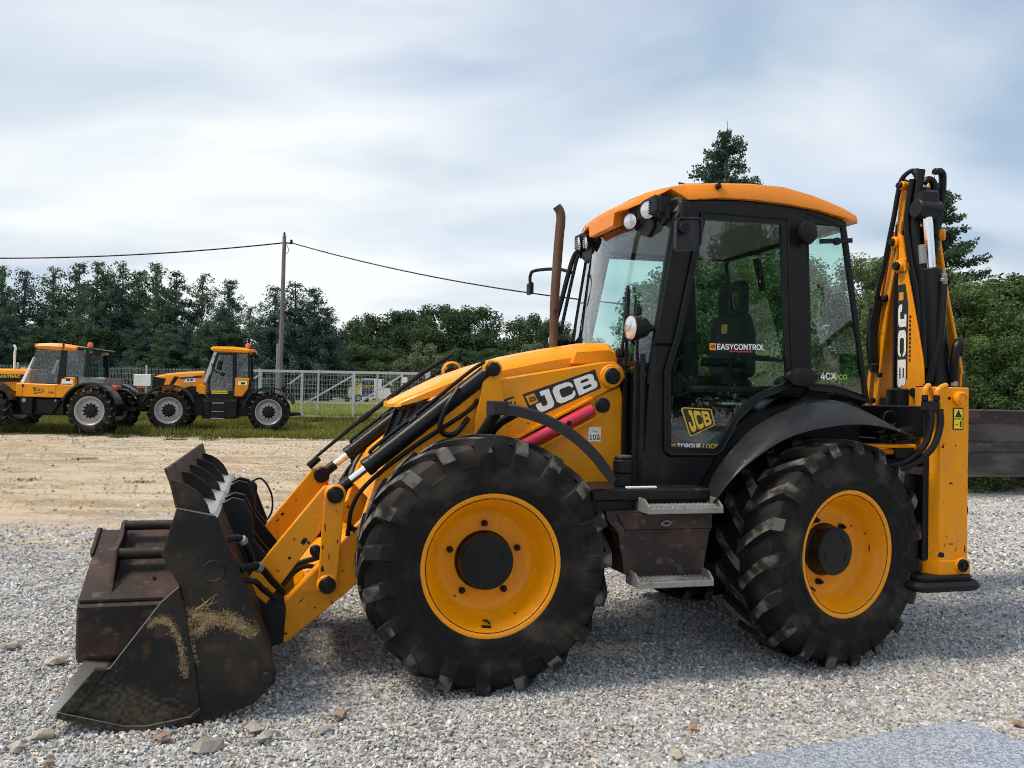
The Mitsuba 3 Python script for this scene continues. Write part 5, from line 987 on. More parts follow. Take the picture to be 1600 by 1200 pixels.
p('rear_linkage', cat(bar((.35, -.2, .55), (1.05, -.2, .60), .12, .10), bar((.3, .3, .6), (1.0, .3, .6), .1, .1), bar((.45, -.75, 1.45), (.8, -.6, .95), .05, .05), bar((.55, -.5, 1.5), (.85, -.5, 1.0), .04, .04), rod((.45, -.8, 1.42), (.45, -.8, 1.55), .07)), 'black_paint')

t1 = Trac('orange and yellow tractor at the left edge with a grey box behind its cab', (163, 675), 25.2, 4, .965)
p = t1.part
for x in (0, -3.0):
    t1.wheel(x, -.95, .67, 1); t1.wheel(x, .95, .67, -1)
p('chassis', cat(box(-3.6, .40, -.40, .40, .50, 1.10), box(-2.1, -.9, -.7, .7, .50, 1.02, .04), rod((0, -.8, .66), (0, .8, .66), .16), rod((-3.0, -.8, .66), (-3.0, .8, .66), .14)), 'black_paint')
p('side_tank', cat(prism_y([(-2.15, 1.02), (-1.75, 1.02), (-1.77, .52), (-2.05, .52)], -.85, -.5, .02), prism_y([(-1.70, .98), (-.95, .98), (-1.2, .55), (-1.6, .55)], -.8, -.5, .02)), 'black_plastic')
p('filter', cat(rod((-1.98, -.87, .93), (-1.98, -.90, .93), .06), rod((-1.1, -.82, .94), (-1.1, -.85, .94), .03)), 'galvanised')
hs = [(-4.3, .42, 1.75, 1.2), (-4.2, .46, 1.82, 1.2), (-3.4, .50, 1.86, 1.2), (-2.05, .54, 1.875, 1.2), (-2.0, .53, 1.86, 1.2)]
p('bonnet', loft(hood_rings(hs)), 'yellow_paint', 25)
p('bonnet__cap', box(-2.40, -2.2, -.3, .0, 1.86, 1.91, .02), 'yellow_paint')
p('bonnet__stripe', prism_y([(-3.6, 1.46), (-2.30, 1.48), (-2.12, 1.70), (-3.6, 1.69)], -.556, -.53, .003), 'black_plastic')
p('bonnet__lettering', side_text('FASTRAC', -2.94, 1.585, .085, -.5575, 1, True, 1.25), 'yellow_decal')
p('exhaust', tube([(-2.52, -.40, 1.85), (-2.52, -.40, 2.35), (-2.50, -.40, 2.48), (-2.56, -.40, 2.58)], .034, 12), 'white_paint')
p('lower_body', prism_y([(-2.24, 1.04), (-1.08, 1.03), (-.80, 1.02), (-.58, 1.27), (-.58, 1.42), (-2.22, 1.435), (-2.24, 1.40)], -.86, .86, .02), 'yellow_paint', label='long orange body panel below the cab')
p('lower_body__seam', cat(box(-1.095, -1.085, -.866, -.858, 1.04, 1.42, .001), box(-2.04, -2.03, -.866, -.858, 1.04, 1.42, .001), box(-2.06, -2.0, -.87, -.858, 1.33, 1.40, .003)), 'black_plastic')
p('lower_body__badge', cat(prism_y([(-1.74, 1.33), (-1.45, 1.28), (-1.43, 1.19), (-1.70, 1.12)], -.8645, -.8625, .0005), side_text('XM', -1.32, 1.15, .055, -.864, -2, True, 1.5)), 'black_decal')
p('lower_body__badge_letters', warp_flat(jcb, jw, [(-1.685, 1.15), (-1.445, 1.20), (-1.46, 1.27), (-1.72, 1.31)], -.866), 'orange_decal')
p('rear_box', prism_y([(-1.04, 1.36), (-.56, 1.36), (-.56, 1.64), (-1.02, 1.64)], -.84, -.4, .02), 'yellow_paint'); p('rear_box__badge', cat(prism_y([(-.95, 1.45), (-.62, 1.45), (-.62, 1.57), (-.90, 1.59)], -.846, -.842, .0005)), 'white_decal')
p('rear_box__badge_print', cat(prism_y([(-.82, 1.53), (-.70, 1.53), (-.70, 1.60), (-.82, 1.60)], -.849, -.847, .0002), prism_y([(-.94, 1.41), (-.66, 1.42), (-.66, 1.44), (-.94, 1.43)], -.849, -.842, .0002)), 'black_decal')
p('tool_box', cat(prism_y([(-.54, 1.38), (.20, 1.36), (.24, 1.60), (.24, 1.66), (-.54, 1.68)], -.70, .70, .02), box(.0, .25, -.72, -.69, 1.57, 1.63)), 'galvanised', label='grey steel box behind the tractor cab')
p('cab__pillar', cat(*[bar(a, b, .07, .10, (1, 0, 0)) for s in (-1, 1) for a, b in (((-1.02, s * .82, 1.4), (-.96, s * .76, 2.46)), ((-.92, s * .82, 1.6), (-.87, s * .76, 2.46)), ((-.27, s * .78, 1.66), (-.27, s * .72, 2.46)))], *[bar((-1.77, s * .76, 2.2), (-1.73, s * .74, 2.52), .05, .07, (1, 0, 0)) for s in (-1, 1)]), 'black_paint')
p('cab__screen_pillar', cat(*[bar((-2.08, s * .82, 1.44), (-1.76, s * .76, 2.22), .05, .08, (1, 0, 0)) for s in (-1, 1)]), 'white_paint')
p('cab__door_glass', pane([(-2.02, 1.46), (-1.06, 1.44), (-.99, 2.44), (-1.70, 2.46)], -.81), 'tractor_glass', False)
p('cab__side_glass', pane([(-.88, 1.66), (-.30, 1.68), (-.30, 2.44), (-.84, 2.44)], -.79), 'tractor_glass', False)
p('cab__side_glass', pane([(-2.02, 1.46), (-.30, 1.66), (-.30, 2.44), (-1.70, 2.46)], .79), 'tractor_glass', False)
p('cab__seat', cat(box(-1.45, -1.0, -.25, .25, 1.5, 1.62, .04), box(-1.1, -.95, -.25, .25, 1.62, 2.15, .05), box(-1.9, -1.6, -.3, .3, 1.44, 1.75, .03)), 'interior_grey')
p('cab__roof', loft([np.array([(x, y * w, z0 + (z1 - z0) * q) for y, q in ((-.84, 0), (-.86, .5), (-.78, 1), (.78, 1), (.86, .5), (.84, 0))]) for x, w, z0, z1 in ((-1.76, .95, 2.52, 2.61), (-1.66, 1, 2.47, 2.63), (-1.30, 1, 2.45, 2.65), (-.93, 1, 2.44, 2.64), (-.58, 1, 2.43, 2.58), (-.54, .97, 2.46, 2.55))]), 'roof_paint', 30)
p('cab__roof_joint', box(-.94, -.915, -.875, .875, 2.45, 2.64, .004), 'black_plastic')
p('cab__rear_visor', cat(prism_y([(-.60, 2.50), (-.10, 2.47), (-.04, 2.50), (-.10, 2.53), (-.58, 2.56)], -.78, .78, .01), prism_y([(-.5, 2.42), (-.32, 2.42), (-.28, 2.50), (-.55, 2.5)], -.70, .70, .01), box(-1.80, -1.72, -.78, .78, 2.5, 2.63, .02)), 'fender_plastic')
p('cab__rear_lamp', cat(box(-.38, -.22, -.74, -.5, 2.38, 2.48, .02), box(-.38, -.22, .5, .74, 2.38, 2.48, .02)), 'lens_glass')
p('beacon', cat(rod((-.33, -.4, 2.54), (-.33, -.4, 2.57), .05), lathe([(.075, 0), (.078, .08), (.06, .13), (0, .145)], (-.33, -.4, 2.57), (0, 0, 1), 18)), 'orange_lens')
p('rear_fender', fender_arc(0, .66, .84, 15, 160, -1.18, -.70), 'fender_plastic', 40); p('rear_fender', fender_arc(0, .66, .84, 15, 160, .70, 1.18), 'fender_plastic', 40)
p('front_fender', fender_arc(-3.0, .66, .84, 20, 150, -1.18, -.72), 'fender_plastic', 40)
p('tail_lamp', cat(box(.60, .78, -1.1, -.85, 1.30, 1.42, .02), box(.60, .78, .85, 1.1, 1.30, 1.42, .02)), 'red_lens')
p('rear_linkage', cat(bar((.3, -.2, .7), (1.0, -.2, .72), .12, .10), bar((.3, .4, .7), (1.1, .4, .75), .1, .1)), 'black_paint')

# --- sliding gate, fences, sign, poles, wires -----------------------------------------------------------
GYY = 30.0
def gp(px, py): return pxw(px, py, GYY)
mat('gate_steel', pri(paint((.46, .48, .50), chip=(.35, .35, .35), amount=-.2, dirty=.12), .5, .1))
G = thing('sliding_gate', 'long grey steel sliding gate with diagonal braces and wire infill behind the right tractor', 'gate')
ztop, zmid, zbot = 2.49, 1.42, .93
xL, xR = PX(378, GYY), PX(664, GYY)
def gpart(n, mesh): return wp(f'{G}__{n}', mesh, 'gate_steel')
gpart('top_rail', bar((xL, GYY, ztop), (xR, GYY, ztop + .02), .08, .09)); gpart('bottom_rail', bar((xL, GYY, zbot), (xR, GYY, zbot), .06, .05)); gpart('middle_rail', bar((xL + 1.3, GYY, zmid), (xR, GYY, zmid), .05, .06))
for a, w in ((407, .07), (472, .08), (553, .10), (628, .07)):
    gpart('upright', bar((PX(a, GYY), GYY - .005, zbot), (PX(a, GYY), GYY - .005, ztop), w, w, (0, 1, 0)))
for a, b, c, d in ((386, 597, 406, 586), (452, 600, 471, 586), (475, 631, 552, 587), (556, 632, 627, 587)):
    gpart('diagonal_brace', bar(gp(a, b) + [0, -.02, 0], gp(c, d) + [0, -.02, 0], .05, .06))
def wires(xa, xb, za, zb, y, dx=.05, dz=.20, r=.004):
    o = []
    for x in np.arange(xa, xb, dx): o.append((x, y, za, x, y, zb))
    for z in np.arange(za, zb, dz): o.append((xa, y + .006, z, xb, y + .006, z))
    V, F = [], []
    for i, q in enumerate(o):
        a, b = np.array(q[:3]), np.array(q[3:]); R = frame_of(b - a); t = np.array([[math.cos(u), math.sin(u), 0] for u in (0, 2.1, 4.2)]) * r
        V += [a + t @ R.T, b + t @ R.T]; k = i * 6
        for j in range(3):
            l = (j + 1) % 3; F += [[k + j, k + l, k + 3 + l], [k + j, k + 3 + l, k + 3 + j]]
    return trimesh.Trimesh(np.vstack(V), np.array(F), process=False)
k = wp(f'{G}__wire_infill', wires(xL, xR, zbot, ztop, GYY + .03, .10, .25, .0028), 'gate_steel', False); labels[k] = {'label': 'fine wire infill of the sliding gate', 'kind': 'stuff'}
k = thing('gate_post', 'thick pale grey post at the right end of the sliding gate', 'post'); wp(f'{k}__shaft', box(PX(665, GYY) - .0, PX(665, GYY) + .16, GYY - .08, GYY + .08, .7, 2.62, .01), 'gate_steel'); wp(f'{k}__cap', box(PX(665, GYY) - .02, PX(665, GYY) + .18, GYY - .1, GYY + .1, 2.62, 2.65, .01), 'gate_steel')
k = thing('gate_sign', 'small white plate fixed near the top right of the gate', 'sign'); wp(f'{k}__plate', prism_y(rounded([(PX(629, GYY), 2.17), (PX(637, GYY), 2.17), (PX(637, GYY), 2.37), (PX(629, GYY), 2.37)], .03), GYY - .09, GYY - .075, .003), 'white_paint')
def fence(x0, x1, y, zb, zt, label, dx=.05, post=2.5):
    f = thing('mesh_fence', label, 'fence')
    k = wp(f'{f}__wire_mesh', wires(x0, x1, zb, zt, y, dx, .2, .0045), 'gate_steel', False); labels[k] = {'label': 'welded wire mesh of the fence', 'kind': 'stuff'}
    for x in np.arange(x0 + .3, x1, post): wp(f'{f}__post', box(x - .03, x + .03, y + .01, y + .07, zb - .3, zt + .08, .005), 'gate_steel')
    return f
fence(-27, -11.2, 33.0, .75, 2.62, 'tall galvanised mesh fence running behind the two tractors', .055)
fence(-11.0, 9, 36.0, .95, 2.68, 'mesh fence seen through and above the sliding gate', .15)
k = thing('fence_board', 'blank white rectangular board hung on the mesh fence between the tractors', 'board')
a, b = pxw(209, 603, 32.9), pxw(236, 585, 32.9); wp(f'{k}__panel', box(a[0], b[0], 32.87, 32.9, a[2], b[2], .02), 'white_paint')
k = thing('utility_pole', 'tall weathered utility pole rising beside the right tractor', 'pole'); b0, b1 = pxw(436, 640, 33), pxw(444.5, 368, 33); b0[2] = .4
mat('pole_wood', pri(proc(lambda p, n, uv: mix((.10, .09, .08), (.24, .22, .20), fbm(p.x * 30, p.y * 30, p.z * 3, 4))), .85))
wp(f'{k}__shaft', rod(b0, b1, .10, 16, .1, .07), 'pole_wood')
wp(f'{k}__insulator', cat(rod(b1 + [0, 0, -.05], b1 + [0, 0, .12], .04, 10), rod(b1 + [.10, -.1, -.30], b1 + [.34, -.1, -.32], .03, 8), rod(b1 + [.30, -.1, -.28], b1 + [.30, -.1, -.18], .05, 10), tube([b1 + [.1, -.1, -.3], b1 + [.2, -.1, -.6], b1 + [.08, -.1, -.75]], .012, 5)), 'bolt_black')
k = thing('lamp_post', 'thin pale steel post standing just left of the utility pole', 'post'); b2 = pxw(433.5, 538, 31.5); wp(f'{k}__shaft', cat(rod((b2[0], 31.5, .5), (b2[0], 31.5, b2[2]), .045, 12)), 'galvanised'); wp(f'{k}__head', bar((b2[0] - .02, 31.5, b2[2]), (b2[0] + .10, 31.5, b2[2]), .06, .05), 'galvanised')
def cable(a, b, sag, label):
    u = np.linspace(0, 1, 40)[:, None]; pts = a + (b - a) * u; pts[:, 2] -= (4 * sag * u * (1 - u))[:, 0]
    kk = wp('power_cable', tube(pts, .028, 6, smooth=False), 'bolt_black'); tag(kk, label, 'cable')
e1 = pxw(0, 397, 31.0); e1 = b1 + [0, 0, -.28] + (e1 - (b1 + [0, 0, -.28])) * 1.6
cable(b1 + [0, 0, -.28], pxw(-330, 392, 31), .42, 'overhead cable sagging from the pole to the left edge')
cable(b1 + [.32, -.1, -.30], pxw(1290, 492, 26), .62, 'overhead cable sagging from the pole to the right, behind the cab')

# --- van ---------------------------------------------------------------------------------------------------
Vn = thing('van', 'white delivery van with yellow and blue graphics parked beyond the gate', 'van'); vz = 1.30; vm = mat4(rot('z', math.radians(6)), (PX(544, 70), 70, vz)); VT = TM(vm)
def vp(n, mesh, m, smooth=30): return add(f'{Vn}__{n}', mesh, M[m], VT, smooth)
prof_v = [(0, .45), (0, 1.2), (.12, 1.75), (.35, 1.93), (2.6, 1.95), (3.1, 1.88), (3.75, 1.42), (4.45, 1.15), (4.75, .95), (4.8, .45), (4.7, .32), (.1, .32)]
vp('body', prism_y(rounded(prof_v, .05), -.0, 1.85, .06), 'white_paint')
vp('window', prism_y([(2.72, 1.22), (3.70, 1.22), (3.20, 1.80), (2.75, 1.84)], -.03, .01, .004), 'interior_dark'); vp('windscreen', bar((3.24, .93, 1.84), (3.80, .93, 1.46), 1.5, .02, (.5, 0, .85)), 'interior_dark')
vp('graphic_panel', cat(prism_y([(.30, .9), (.95, .9), (.95, 1.3), (.75, 1.75), (.5, 1.8), (.55, 1.3), (.3, 1.2)], -.010, -.002, .002), prism_y([(.3, .45), (.85, .45), (.85, .85), (.3, .85)], -.010, -.002, .002), prism_y([(2.2, .5), (2.5, .45), (2.5, .7), (2.2, .7)], -.010, -.002, .002)), 'yellow_decal')
vp('graphic_panel', cat(prism_y([(1.15, .45), (2.1, .45), (2.1, 1.85), (1.15, 1.8)], -.012, -.003, .002)), 'black_decal')
vp('graphic_print', cat(prism_y(rounded([(1.3, .55), (1.95, .55), (1.95, .8), (1.3, .8)], .1), -.02, -.013, .001), prism_y(rounded([(1.35, 1.5), (1.9, 1.5), (1.8, 1.75), (1.45, 1.75)], .08), -.02, -.013, .001)), 'blue_decal')
vp('lettering', cat(side_text('ZATO', 1.20, 1.16, .24, -.016, 0, True, 1.1), ), 'yellow_decal')
for x in (.85, 3.9):
    w_ = number(f'{Vn}__wheel')[len(Vn) + 2:]
    vp(f'{w_}__tyre', lathe([(.20, -.09), (.30, -.10), (.33, -.06), (.33, .06), (.30, .1), (.2, .09)], (x, .08, .33), (0, 1, 0), 24), 'tyre_rubber'); vp(f'{w_}__rim', lathe([(.21, 0), (.19, -.03), (.1, -.01), (0, -.03)], (x, 0.0, .33), (0, 1, 0), 20), 'rim_grey')
vp('bumper', box(4.6, 4.86, .05, 1.8, .32, .62, .04), 'fender_plastic'); vp('tail_lamp', box(-.02, .06, -.01, .12, .95, 1.45, .01), 'red_lens')

# --- granite slab in the foreground ----------------------------------------------------------------------------
Sl = thing('granite_slab', 'speckled pale grey granite slab on a stone pier at the bottom right corner', 'stone slab')
def gran(p, n, uv):
    a = noise(p.x * 330, p.y * 330, p.z * 330); b = noise(p.x * 130 + 5, p.y * 130, p.z * 130); c = fbm(p.x * 8, p.y * 8, p.z * 8, 3)
    base = mix((.09, .108, .14), (.44, .48, .55), smoothstep(.28, .74, .65 * a + .35 * b)); return mix(base, (.22, .25, .31), .35 + .05 * c)
mat('granite', pri(proc(gran), .32, specular=.5))
c0, c1, c2 = np.array([1.125, 2.185]), np.array([.30, 1.86]), np.array([1.262, 1.99])
tp = [(1.04, 2.150), (.18, 1.80), (.30, 1.40), (1.05, 1.20), (1.40, 1.45), (1.300, 1.95), (1.215, 2.14), (1.19, 2.18), (1.15, 2.192), (1.10, 2.180)]
wp(f'{Sl}__top', prism_z(tp, .74, .80, .006), 'granite'); wp(f'{Sl}__pier', prism_z(inset(np.array(tp[::-1]) if not Polygon(tp).exterior.is_ccw else np.array(tp), .09), -.1, .738, .01), 'granite')

# --- loose larger stones ------------------------------------------------------------------------------------------
rk = [((735, 0), None)]
rocks = [(325, 1166, .085, 'large grey flat stone lying just below the heel of the shovel', (.36, .34, .31)), (255, 1153, .045, 'brownish pink stone under the front of the shovel', (.34, .25, .20)), (532, 1118, .055, 'tan angular stone between the shovel and the front tyre', (.36, .29, .22)), (410, 1154, .06, 'pale grey block shaped stone right of the shovel heel', (.45, .43, .40)), (398, 1138, .06, 'grey slab of stone touching the right end of the shovel', (.38, .36, .33)), (508, 1140, .05, 'grey stone nearest below the tan stone in front of the tyre', (.40, .37, .33)), (68, 1148, .06, 'sandy coloured flat stone left of the shovel tip', (.44, .39, .31)), (28, 1168, .05, 'light beige stone near the bottom left corner', (.46, .43, .38)), (75, 1192, .03, 'orange brown pebble at the bottom left edge', (.40, .26, .17)), (88, 1035, .07, 'flat beige stone left of the rusty bucket', (.45, .42, .36)), (20, 1010, .06, 'long beige stone at the left edge beside the rusty bucket', (.46, .42, .35)), (1058, 1178, .045, 'pale yellowish stone left of the granite slab', (.46, .43, .35)), (1084, 1137, .035, 'orange tan pebble above the tip of the granite slab', (.42, .28, .18)), (1590, 1130, .04, 'rust coloured pebble at the right edge behind the granite slab', (.38, .26, .18))]
for i, (px, py, s, lab, col) in enumerate(rocks):
    d = CR @ np.array([(px - 800) / 1330, 1, (600 - py) / 1330]); q = cam_o + d * (-(CAM_H - .02) / d[2]); nm = f'loose_stone_{i}'
    r_ = np.random.default_rng(40 + i); b = trimesh.convex.convex_hull(r_.normal(size=(26, 3)) / 1); v = b.vertices / np.linalg.norm(b.vertices, axis=1, keepdims=True) * r_.uniform(.8, 1.1, (len(b.vertices), 1)); v = v * [s, s * .8, s * .5] @ rot('z', r_.uniform(0, 6)).T
    mat(f'stone_{i}', {'type': 'twosided', 'bsdf': {'type': 'diffuse', 'reflectance': proc((lambda c: lambda p, n, uv: mix(tuple(k_ * .6 for k_ in c), tuple(k_ * 1.1 for k_ in c), fbm(p.x * 40, p.y * 40, p.z * 40, 3)))(col))}})
    k = add('loose_stone', trimesh.Trimesh(v + q + [0, 0, s * .08], b.faces, process=False), f'stone_{i}', None, False); tag(k, lab, 'stone')

# ================================================================== vegetation
def leaf_mesh(cent, nrm, size, col, seed, aspect=.55):
    r = np.random.default_rng(seed); n = len(cent)
    a = r.normal(size=(n, 3)); a -= nrm * (a * nrm).sum(1, keepdims=True); a /= np.linalg.norm(a, axis=1, keepdims=True) + 1e-9
    b = np.cross(nrm, a); s = size[:, None]
    V = np.stack([cent - a * s * .5, cent + b * s * .5 * aspect + nrm * s * .06, cent + a * s * .5, cent - b * s * .5 * aspect + nrm * s * .06], 1).reshape(-1, 3)
    i = np.arange(n)[:, None] * 4
    F = np.vstack([i + [0, 1, 2], i + [0, 2, 3]])
    return trimesh.Trimesh(V, F, process=False), np.repeat(col, 4, 0)
mat('leaf', {'type': 'principledthin', 'base_color': {'type': 'mesh_attribute', 'name': 'vertex_color'}, 'roughness': .55, 'spec_trans': 0.0, 'diff_trans': .55})
mat('bark', pri(proc(lambda p, n, uv: mix((.06, .05, .04), (.15, .13, .11), fbm(p.x * 12, p.y * 12, p.z * 2.5, 3))), .9))
groups = {}
def tree_kind(name, clumps, leaves, lsize, spread, col, seed, trunk, limbs, colvar=.35):
    """clumps: (n,3) centres, with radii; builds a shapegroup for the crown and one for the trunk"""
    r = np.random.default_rng(seed); c, rad = clumps
    w = rad ** 2 / (rad ** 2).sum(); k = r.choice(len(c), leaves, p=w)
    d = r.normal(size=(leaves, 3)); d /= np.linalg.norm(d, axis=1, keepdims=True); q = r.random(leaves) ** .45
    pos = c[k] + d * (rad[k] * q)[:, None] * spread
    nr = d * .6 + r.normal(size=(leaves, 3)) * .6 + [0, 0, .5]; nr /= np.linalg.norm(nr, axis=1, keepdims=True)
    tone = (1 + colvar * (r.random(len(c)) - .5))[k] * (1 + .5 * (r.random(leaves) - .5))
    cc = np.clip(np.array(col)[None] * tone[:, None] * (1 + np.array([.25, .1, -.05]) * (r.random((leaves, 1)) - .5)), .004, .5)
    m, vc = leaf_mesh(pos, nr, lsize * r.uniform(.7, 1.3, leaves), cc, seed + 1)
    scene[f'crown_{name}'] = {'type': 'shapegroup', 'leaves': mikit.ply(m, 'leaf', smooth=False, color=vc)}
    tr = [tube(p, rr_, 8) for p, rr_ in [trunk] + limbs]
    scene[f'trunk_{name}'] = {'type': 'shapegroup', 'wood': mikit.ply(cat(*tr), 'bark', smooth=40)}
def round_clumps(n, h0, h1, R, seed, shape=.5, rmin=.5, rmax=1.0):
    r = np.random.default_rng(seed); u = r.random(n) ** .9; z = h0 + (h1 - h0) * u
    prof_ = np.sin(PI * np.clip(.08 + u * .90, 0, 1)) ** shape
    a = r.uniform(0, 2 * PI, n); q = R * prof_ * np.sqrt(r.uniform(.15, 1, n)) * (1 + .18 * np.sin(a * 3 + seed) + .12 * r.normal(size=n))
    return np.stack([q * np.cos(a), q * np.sin(a), z], -1), r.uniform(rmin, rmax, n) * (1 - .35 * u)
def cone_clumps(n, h0, h1, R, seed, rmin=.4, rmax=.9, tiers=9):
    r = np.random.default_rng(seed); t = (r.integers(0, tiers, n) + .5 * r.random(n)) / tiers; z = h0 + (h1 - h0) * t
    a = r.uniform(0, 2 * PI, n); q = R * (1 - t) ** .75 * np.sqrt(r.uniform(.1, 1, n)) * (1 + .25 * np.sin(a * 2 + t * 9 + seed))
    return np.stack([q * np.cos(a), q * np.sin(a), z - q * .06], -1), (r.uniform(rmin, rmax, n) * (1 - .55 * t))
def limbs_for(cl, base, n, seed, r0=.05):
    r = np.random.default_rng(seed); c = cl[0]; out = []
    for i in r.choice(len(c), n, replace=False):
        z = max(base, c[i, 2] * .55); out.append(([(0, 0, z), tuple(c[i] * [.45, .45, 0] + [0, 0, z * .5 + c[i, 2] * .5]), tuple(c[i])], [r0, r0 * .6, r0 * .25]))
    return out
def branch_clumps(H, R, seed, levels, per, rise, rad):
    r = np.random.default_rng(seed); P, L = [], []
    for t in np.linspace(.07, .97, levels):
        for j in range(per):
            a = r.uniform(0, 2 * PI); lb = R * (1 - t) ** .6 * r.uniform(.45, 1.2) + .15; m_ = max(3, int(4.5 * lb)); u = np.linspace(.2, 1, m_)
            z = H * t + lb * (rise * u + .10 * u * u - .05) + r.normal(size=m_) * .10
            P.append(np.stack([lb * u * math.cos(a), lb * u * math.sin(a), z], -1) + r.normal(size=(m_, 3)) * .08); L.append(rad * (1 - .55 * t) * r.uniform(.7, 1.2, m_))
    return np.vstack(P), np.concatenate(L)
for k in range(4):                                        # dark pines of the far left belt
    cl = branch_clumps(12.4, 3.2 + .3 * k, 120 + k, 20, 6, .18 if k % 2 else .02, .62)
    tree_kind(f'pine_{k}', cl, 30000, .21, 1.0, ((.085, .145, .118), (.098, .155, .095), (.078, .138, .126), (.108, .165, .105))[k], 30 + k, ([(0, 0, -.6), (.08, 0, 6), (0, .05, 12.2)], [.22, .14, .03]), limbs_for(cl, 2, 16, k))
for k in range(2):                                        # broad oaks in the middle distance
    cl = round_clumps(95, 1.6, 9.0, 4.6, 50 + k, .55, .8, 1.5)
    tree_kind(f'oak_{k}', cl, 28000, .26, 1.0, (.078, .128, .066), 60 + k, ([(0, 0, -.6), (.1, 0, 3), (0, .1, 7)], [.3, .22, .06]), limbs_for(cl, 1.8, 22, k, .09))
cl = round_clumps(46, .4, 4.0, 1.9, 70, .6, .4, .8)
tree_kind('willow_0', cl, 14000, .16, 1.0, (.15, .19, .11), 71, ([(0, 0, -.3), (0, 0, 2.4)], [.1, .03]), limbs_for(cl, .4, 10, 3, .04))
for k in range(3):                                        # nearer hedge trees on the right, finer leaves
    cl = round_clumps(130, .3, 5.3, 2.2, 80 + k, .38, .28, .62)
    tree_kind(f'hedge_{k}', cl, 42000, .095, 1.0, ((.095, .158, .056), (.125, .18, .085), (.078, .135, .052))[k], 90 + k, ([(0, 0, -.3), (.06, 0, 2), (0, .05, 4.2)], [.11, .08, .02]), limbs_for(cl, .5, 26, k, .04), .6)
def spruce(name, H, R, seed, n, col):
    r = np.random.default_rng(seed); P, L = [], []
    lv = np.linspace(.06, .985, 54)
    for t in lv:
        for j in range(int(9 - 4 * t)):
            a = r.uniform(0, 2 * PI); Lb_ = R * (1 - t) ** .62 * r.uniform(.55, 1.15) + .10; m_ = int(8 + 16 * Lb_)
            u = np.linspace(.12, 1, m_); z = H * t + Lb_ * (-.32 * u + .30 * u ** 2.4) * 1.1
            P.append(np.stack([Lb_ * u * math.cos(a), Lb_ * u * math.sin(a), z], -1)); L.append(np.full(m_, .20 * (1 - .25 * t)))
    tree_kind(name, (np.vstack(P), np.concatenate(L)), n, .15, 1.15, col, seed + 1, ([(0, 0, -.5), (0, 0, H * .6), (0, 0, H * 1.03)], [.22, .12, .012]), [])
spruce('spruce_0', 13.2, 5.6, 101, 130000, (.075, .125, .095)); spruce('spruce_1', 10.5, 3.7, 105, 120000, (.075, .125, .075))
def tree(kind, key, x, y, s, rz, label, catg, group=None, sz=None, z=None):
    k = thing(key, label, catg, group); z = float(gz(x, y)) if z is None else z
    m = T().translate([float(x), float(y), z]).rotate([0, 0, 1], float(rz)).scale([float(s), float(s), float(sz or s)])
    for part_, g in (('crown', f'crown_{kind}'), ('trunk', f'trunk_{kind}')):
        kk = number(f'{k}__{part_}'); scene[kk] = {'type': 'instance', 'to_world': m, 'shapegroup': {'type': 'ref', 'id': g}}
rt = np.random.default_rng(12)
ORD = 'first second third fourth fifth sixth seventh eighth ninth tenth eleventh twelfth'.split()
# left belt: one tree per crown seen, tops measured along the skyline
tops = [(-60, 412), (2, 414), (38, 420), (82, 416), (122, 408), (152, 408), (172, 424), (192, 408), (216, 420), (245, 410), (274, 422), (315, 427), (358, 434)]
PG = 'dark pines of the belt on the left'
for i, (px, py) in enumerate(tops):
    Z = 78 + rt.uniform(-3, 4); q = pxw(px, py, Z); h = q[2] - 1.12
    tree(f'pine_{i % 4}', 'pine_tree', q[0], Z, h / 12.4 * .98, rt.uniform(0, 360), 'dark pine at the left end of the far tree belt, cut by the frame' if i == 0 else f'dark pine, {ORD[i - 1]} from the left along the skyline of the far left belt', 'tree', PG, h / 12.4)
for i, px in enumerate(range(-90, 520, 34)):
    Z = 74 + rt.uniform(-2, 2); q = pxw(px + rt.uniform(-8, 8), 490 + rt.uniform(-14, 22), Z); h = q[2] - 1.1
    tree(f'pine_{(i * 3 + 1) % 4}', 'pine_tree', q[0], Z, .80, rt.uniform(0, 360), 'lower dark pine in the front row of the far left tree belt', 'tree', 'lower front row of the far left belt', h / 12.4)
for i, (px, py) in enumerate(((430, 446), (462, 440), (492, 448), (512, 478))):
    q = pxw(px, py, 70); tree(f'pine_{px % 4}', 'pine_tree', q[0], 70, .86, px, f'bushy dark pine, {ORD[i]} from the left of the four behind the utility pole', 'tree', 'bushy pines behind the utility pole', (q[2] - 1.1) / 12.4)
for i, (px, py, s) in enumerate(((575, 492, .82), (632, 486, .9), (686, 476, 1.0), (742, 480, .95), (545, 516, .7))):
    q = pxw(px, py, 82); tree(f'oak_{i % 2}', 'oak_tree', q[0], 82, s * 1.05, i * 70, f'broad dark green tree, {ORD[(1, 2, 3, 4, 0)[i]]} from the left along the clump beyond the gate', 'tree', 'broad trees in the clump beyond the gate', (q[2] - 1.1) / 9.6)
for i, (px, py) in enumerate(((560, 540), (610, 545), (720, 545), (770, 545))):
    q = pxw(px, py, 76); tree(f'oak_{(i + 1) % 2}', 'oak_tree', q[0], 76, .7, i * 50 + 20, 'low dark green tree at the foot of the clump beyond the gate', 'tree', 'low trees at the foot of the clump beyond the gate', (q[2] - 1.1) / 9.6)
for i, (px, py, s) in enumerate(((830, 492, .8), (866, 500, .7), (905, 520, .7))):
    q = pxw(px, py, 80); tree(f'oak_{i % 2}', 'oak_tree', q[0], 80, s, i * 90 + 10, f'dark green tree, {ORD[i]} from the left of three beside the exhaust pipe', 'tree', 'dark trees seen beside the exhaust pipe', (q[2] - 1.1) / 9.6)
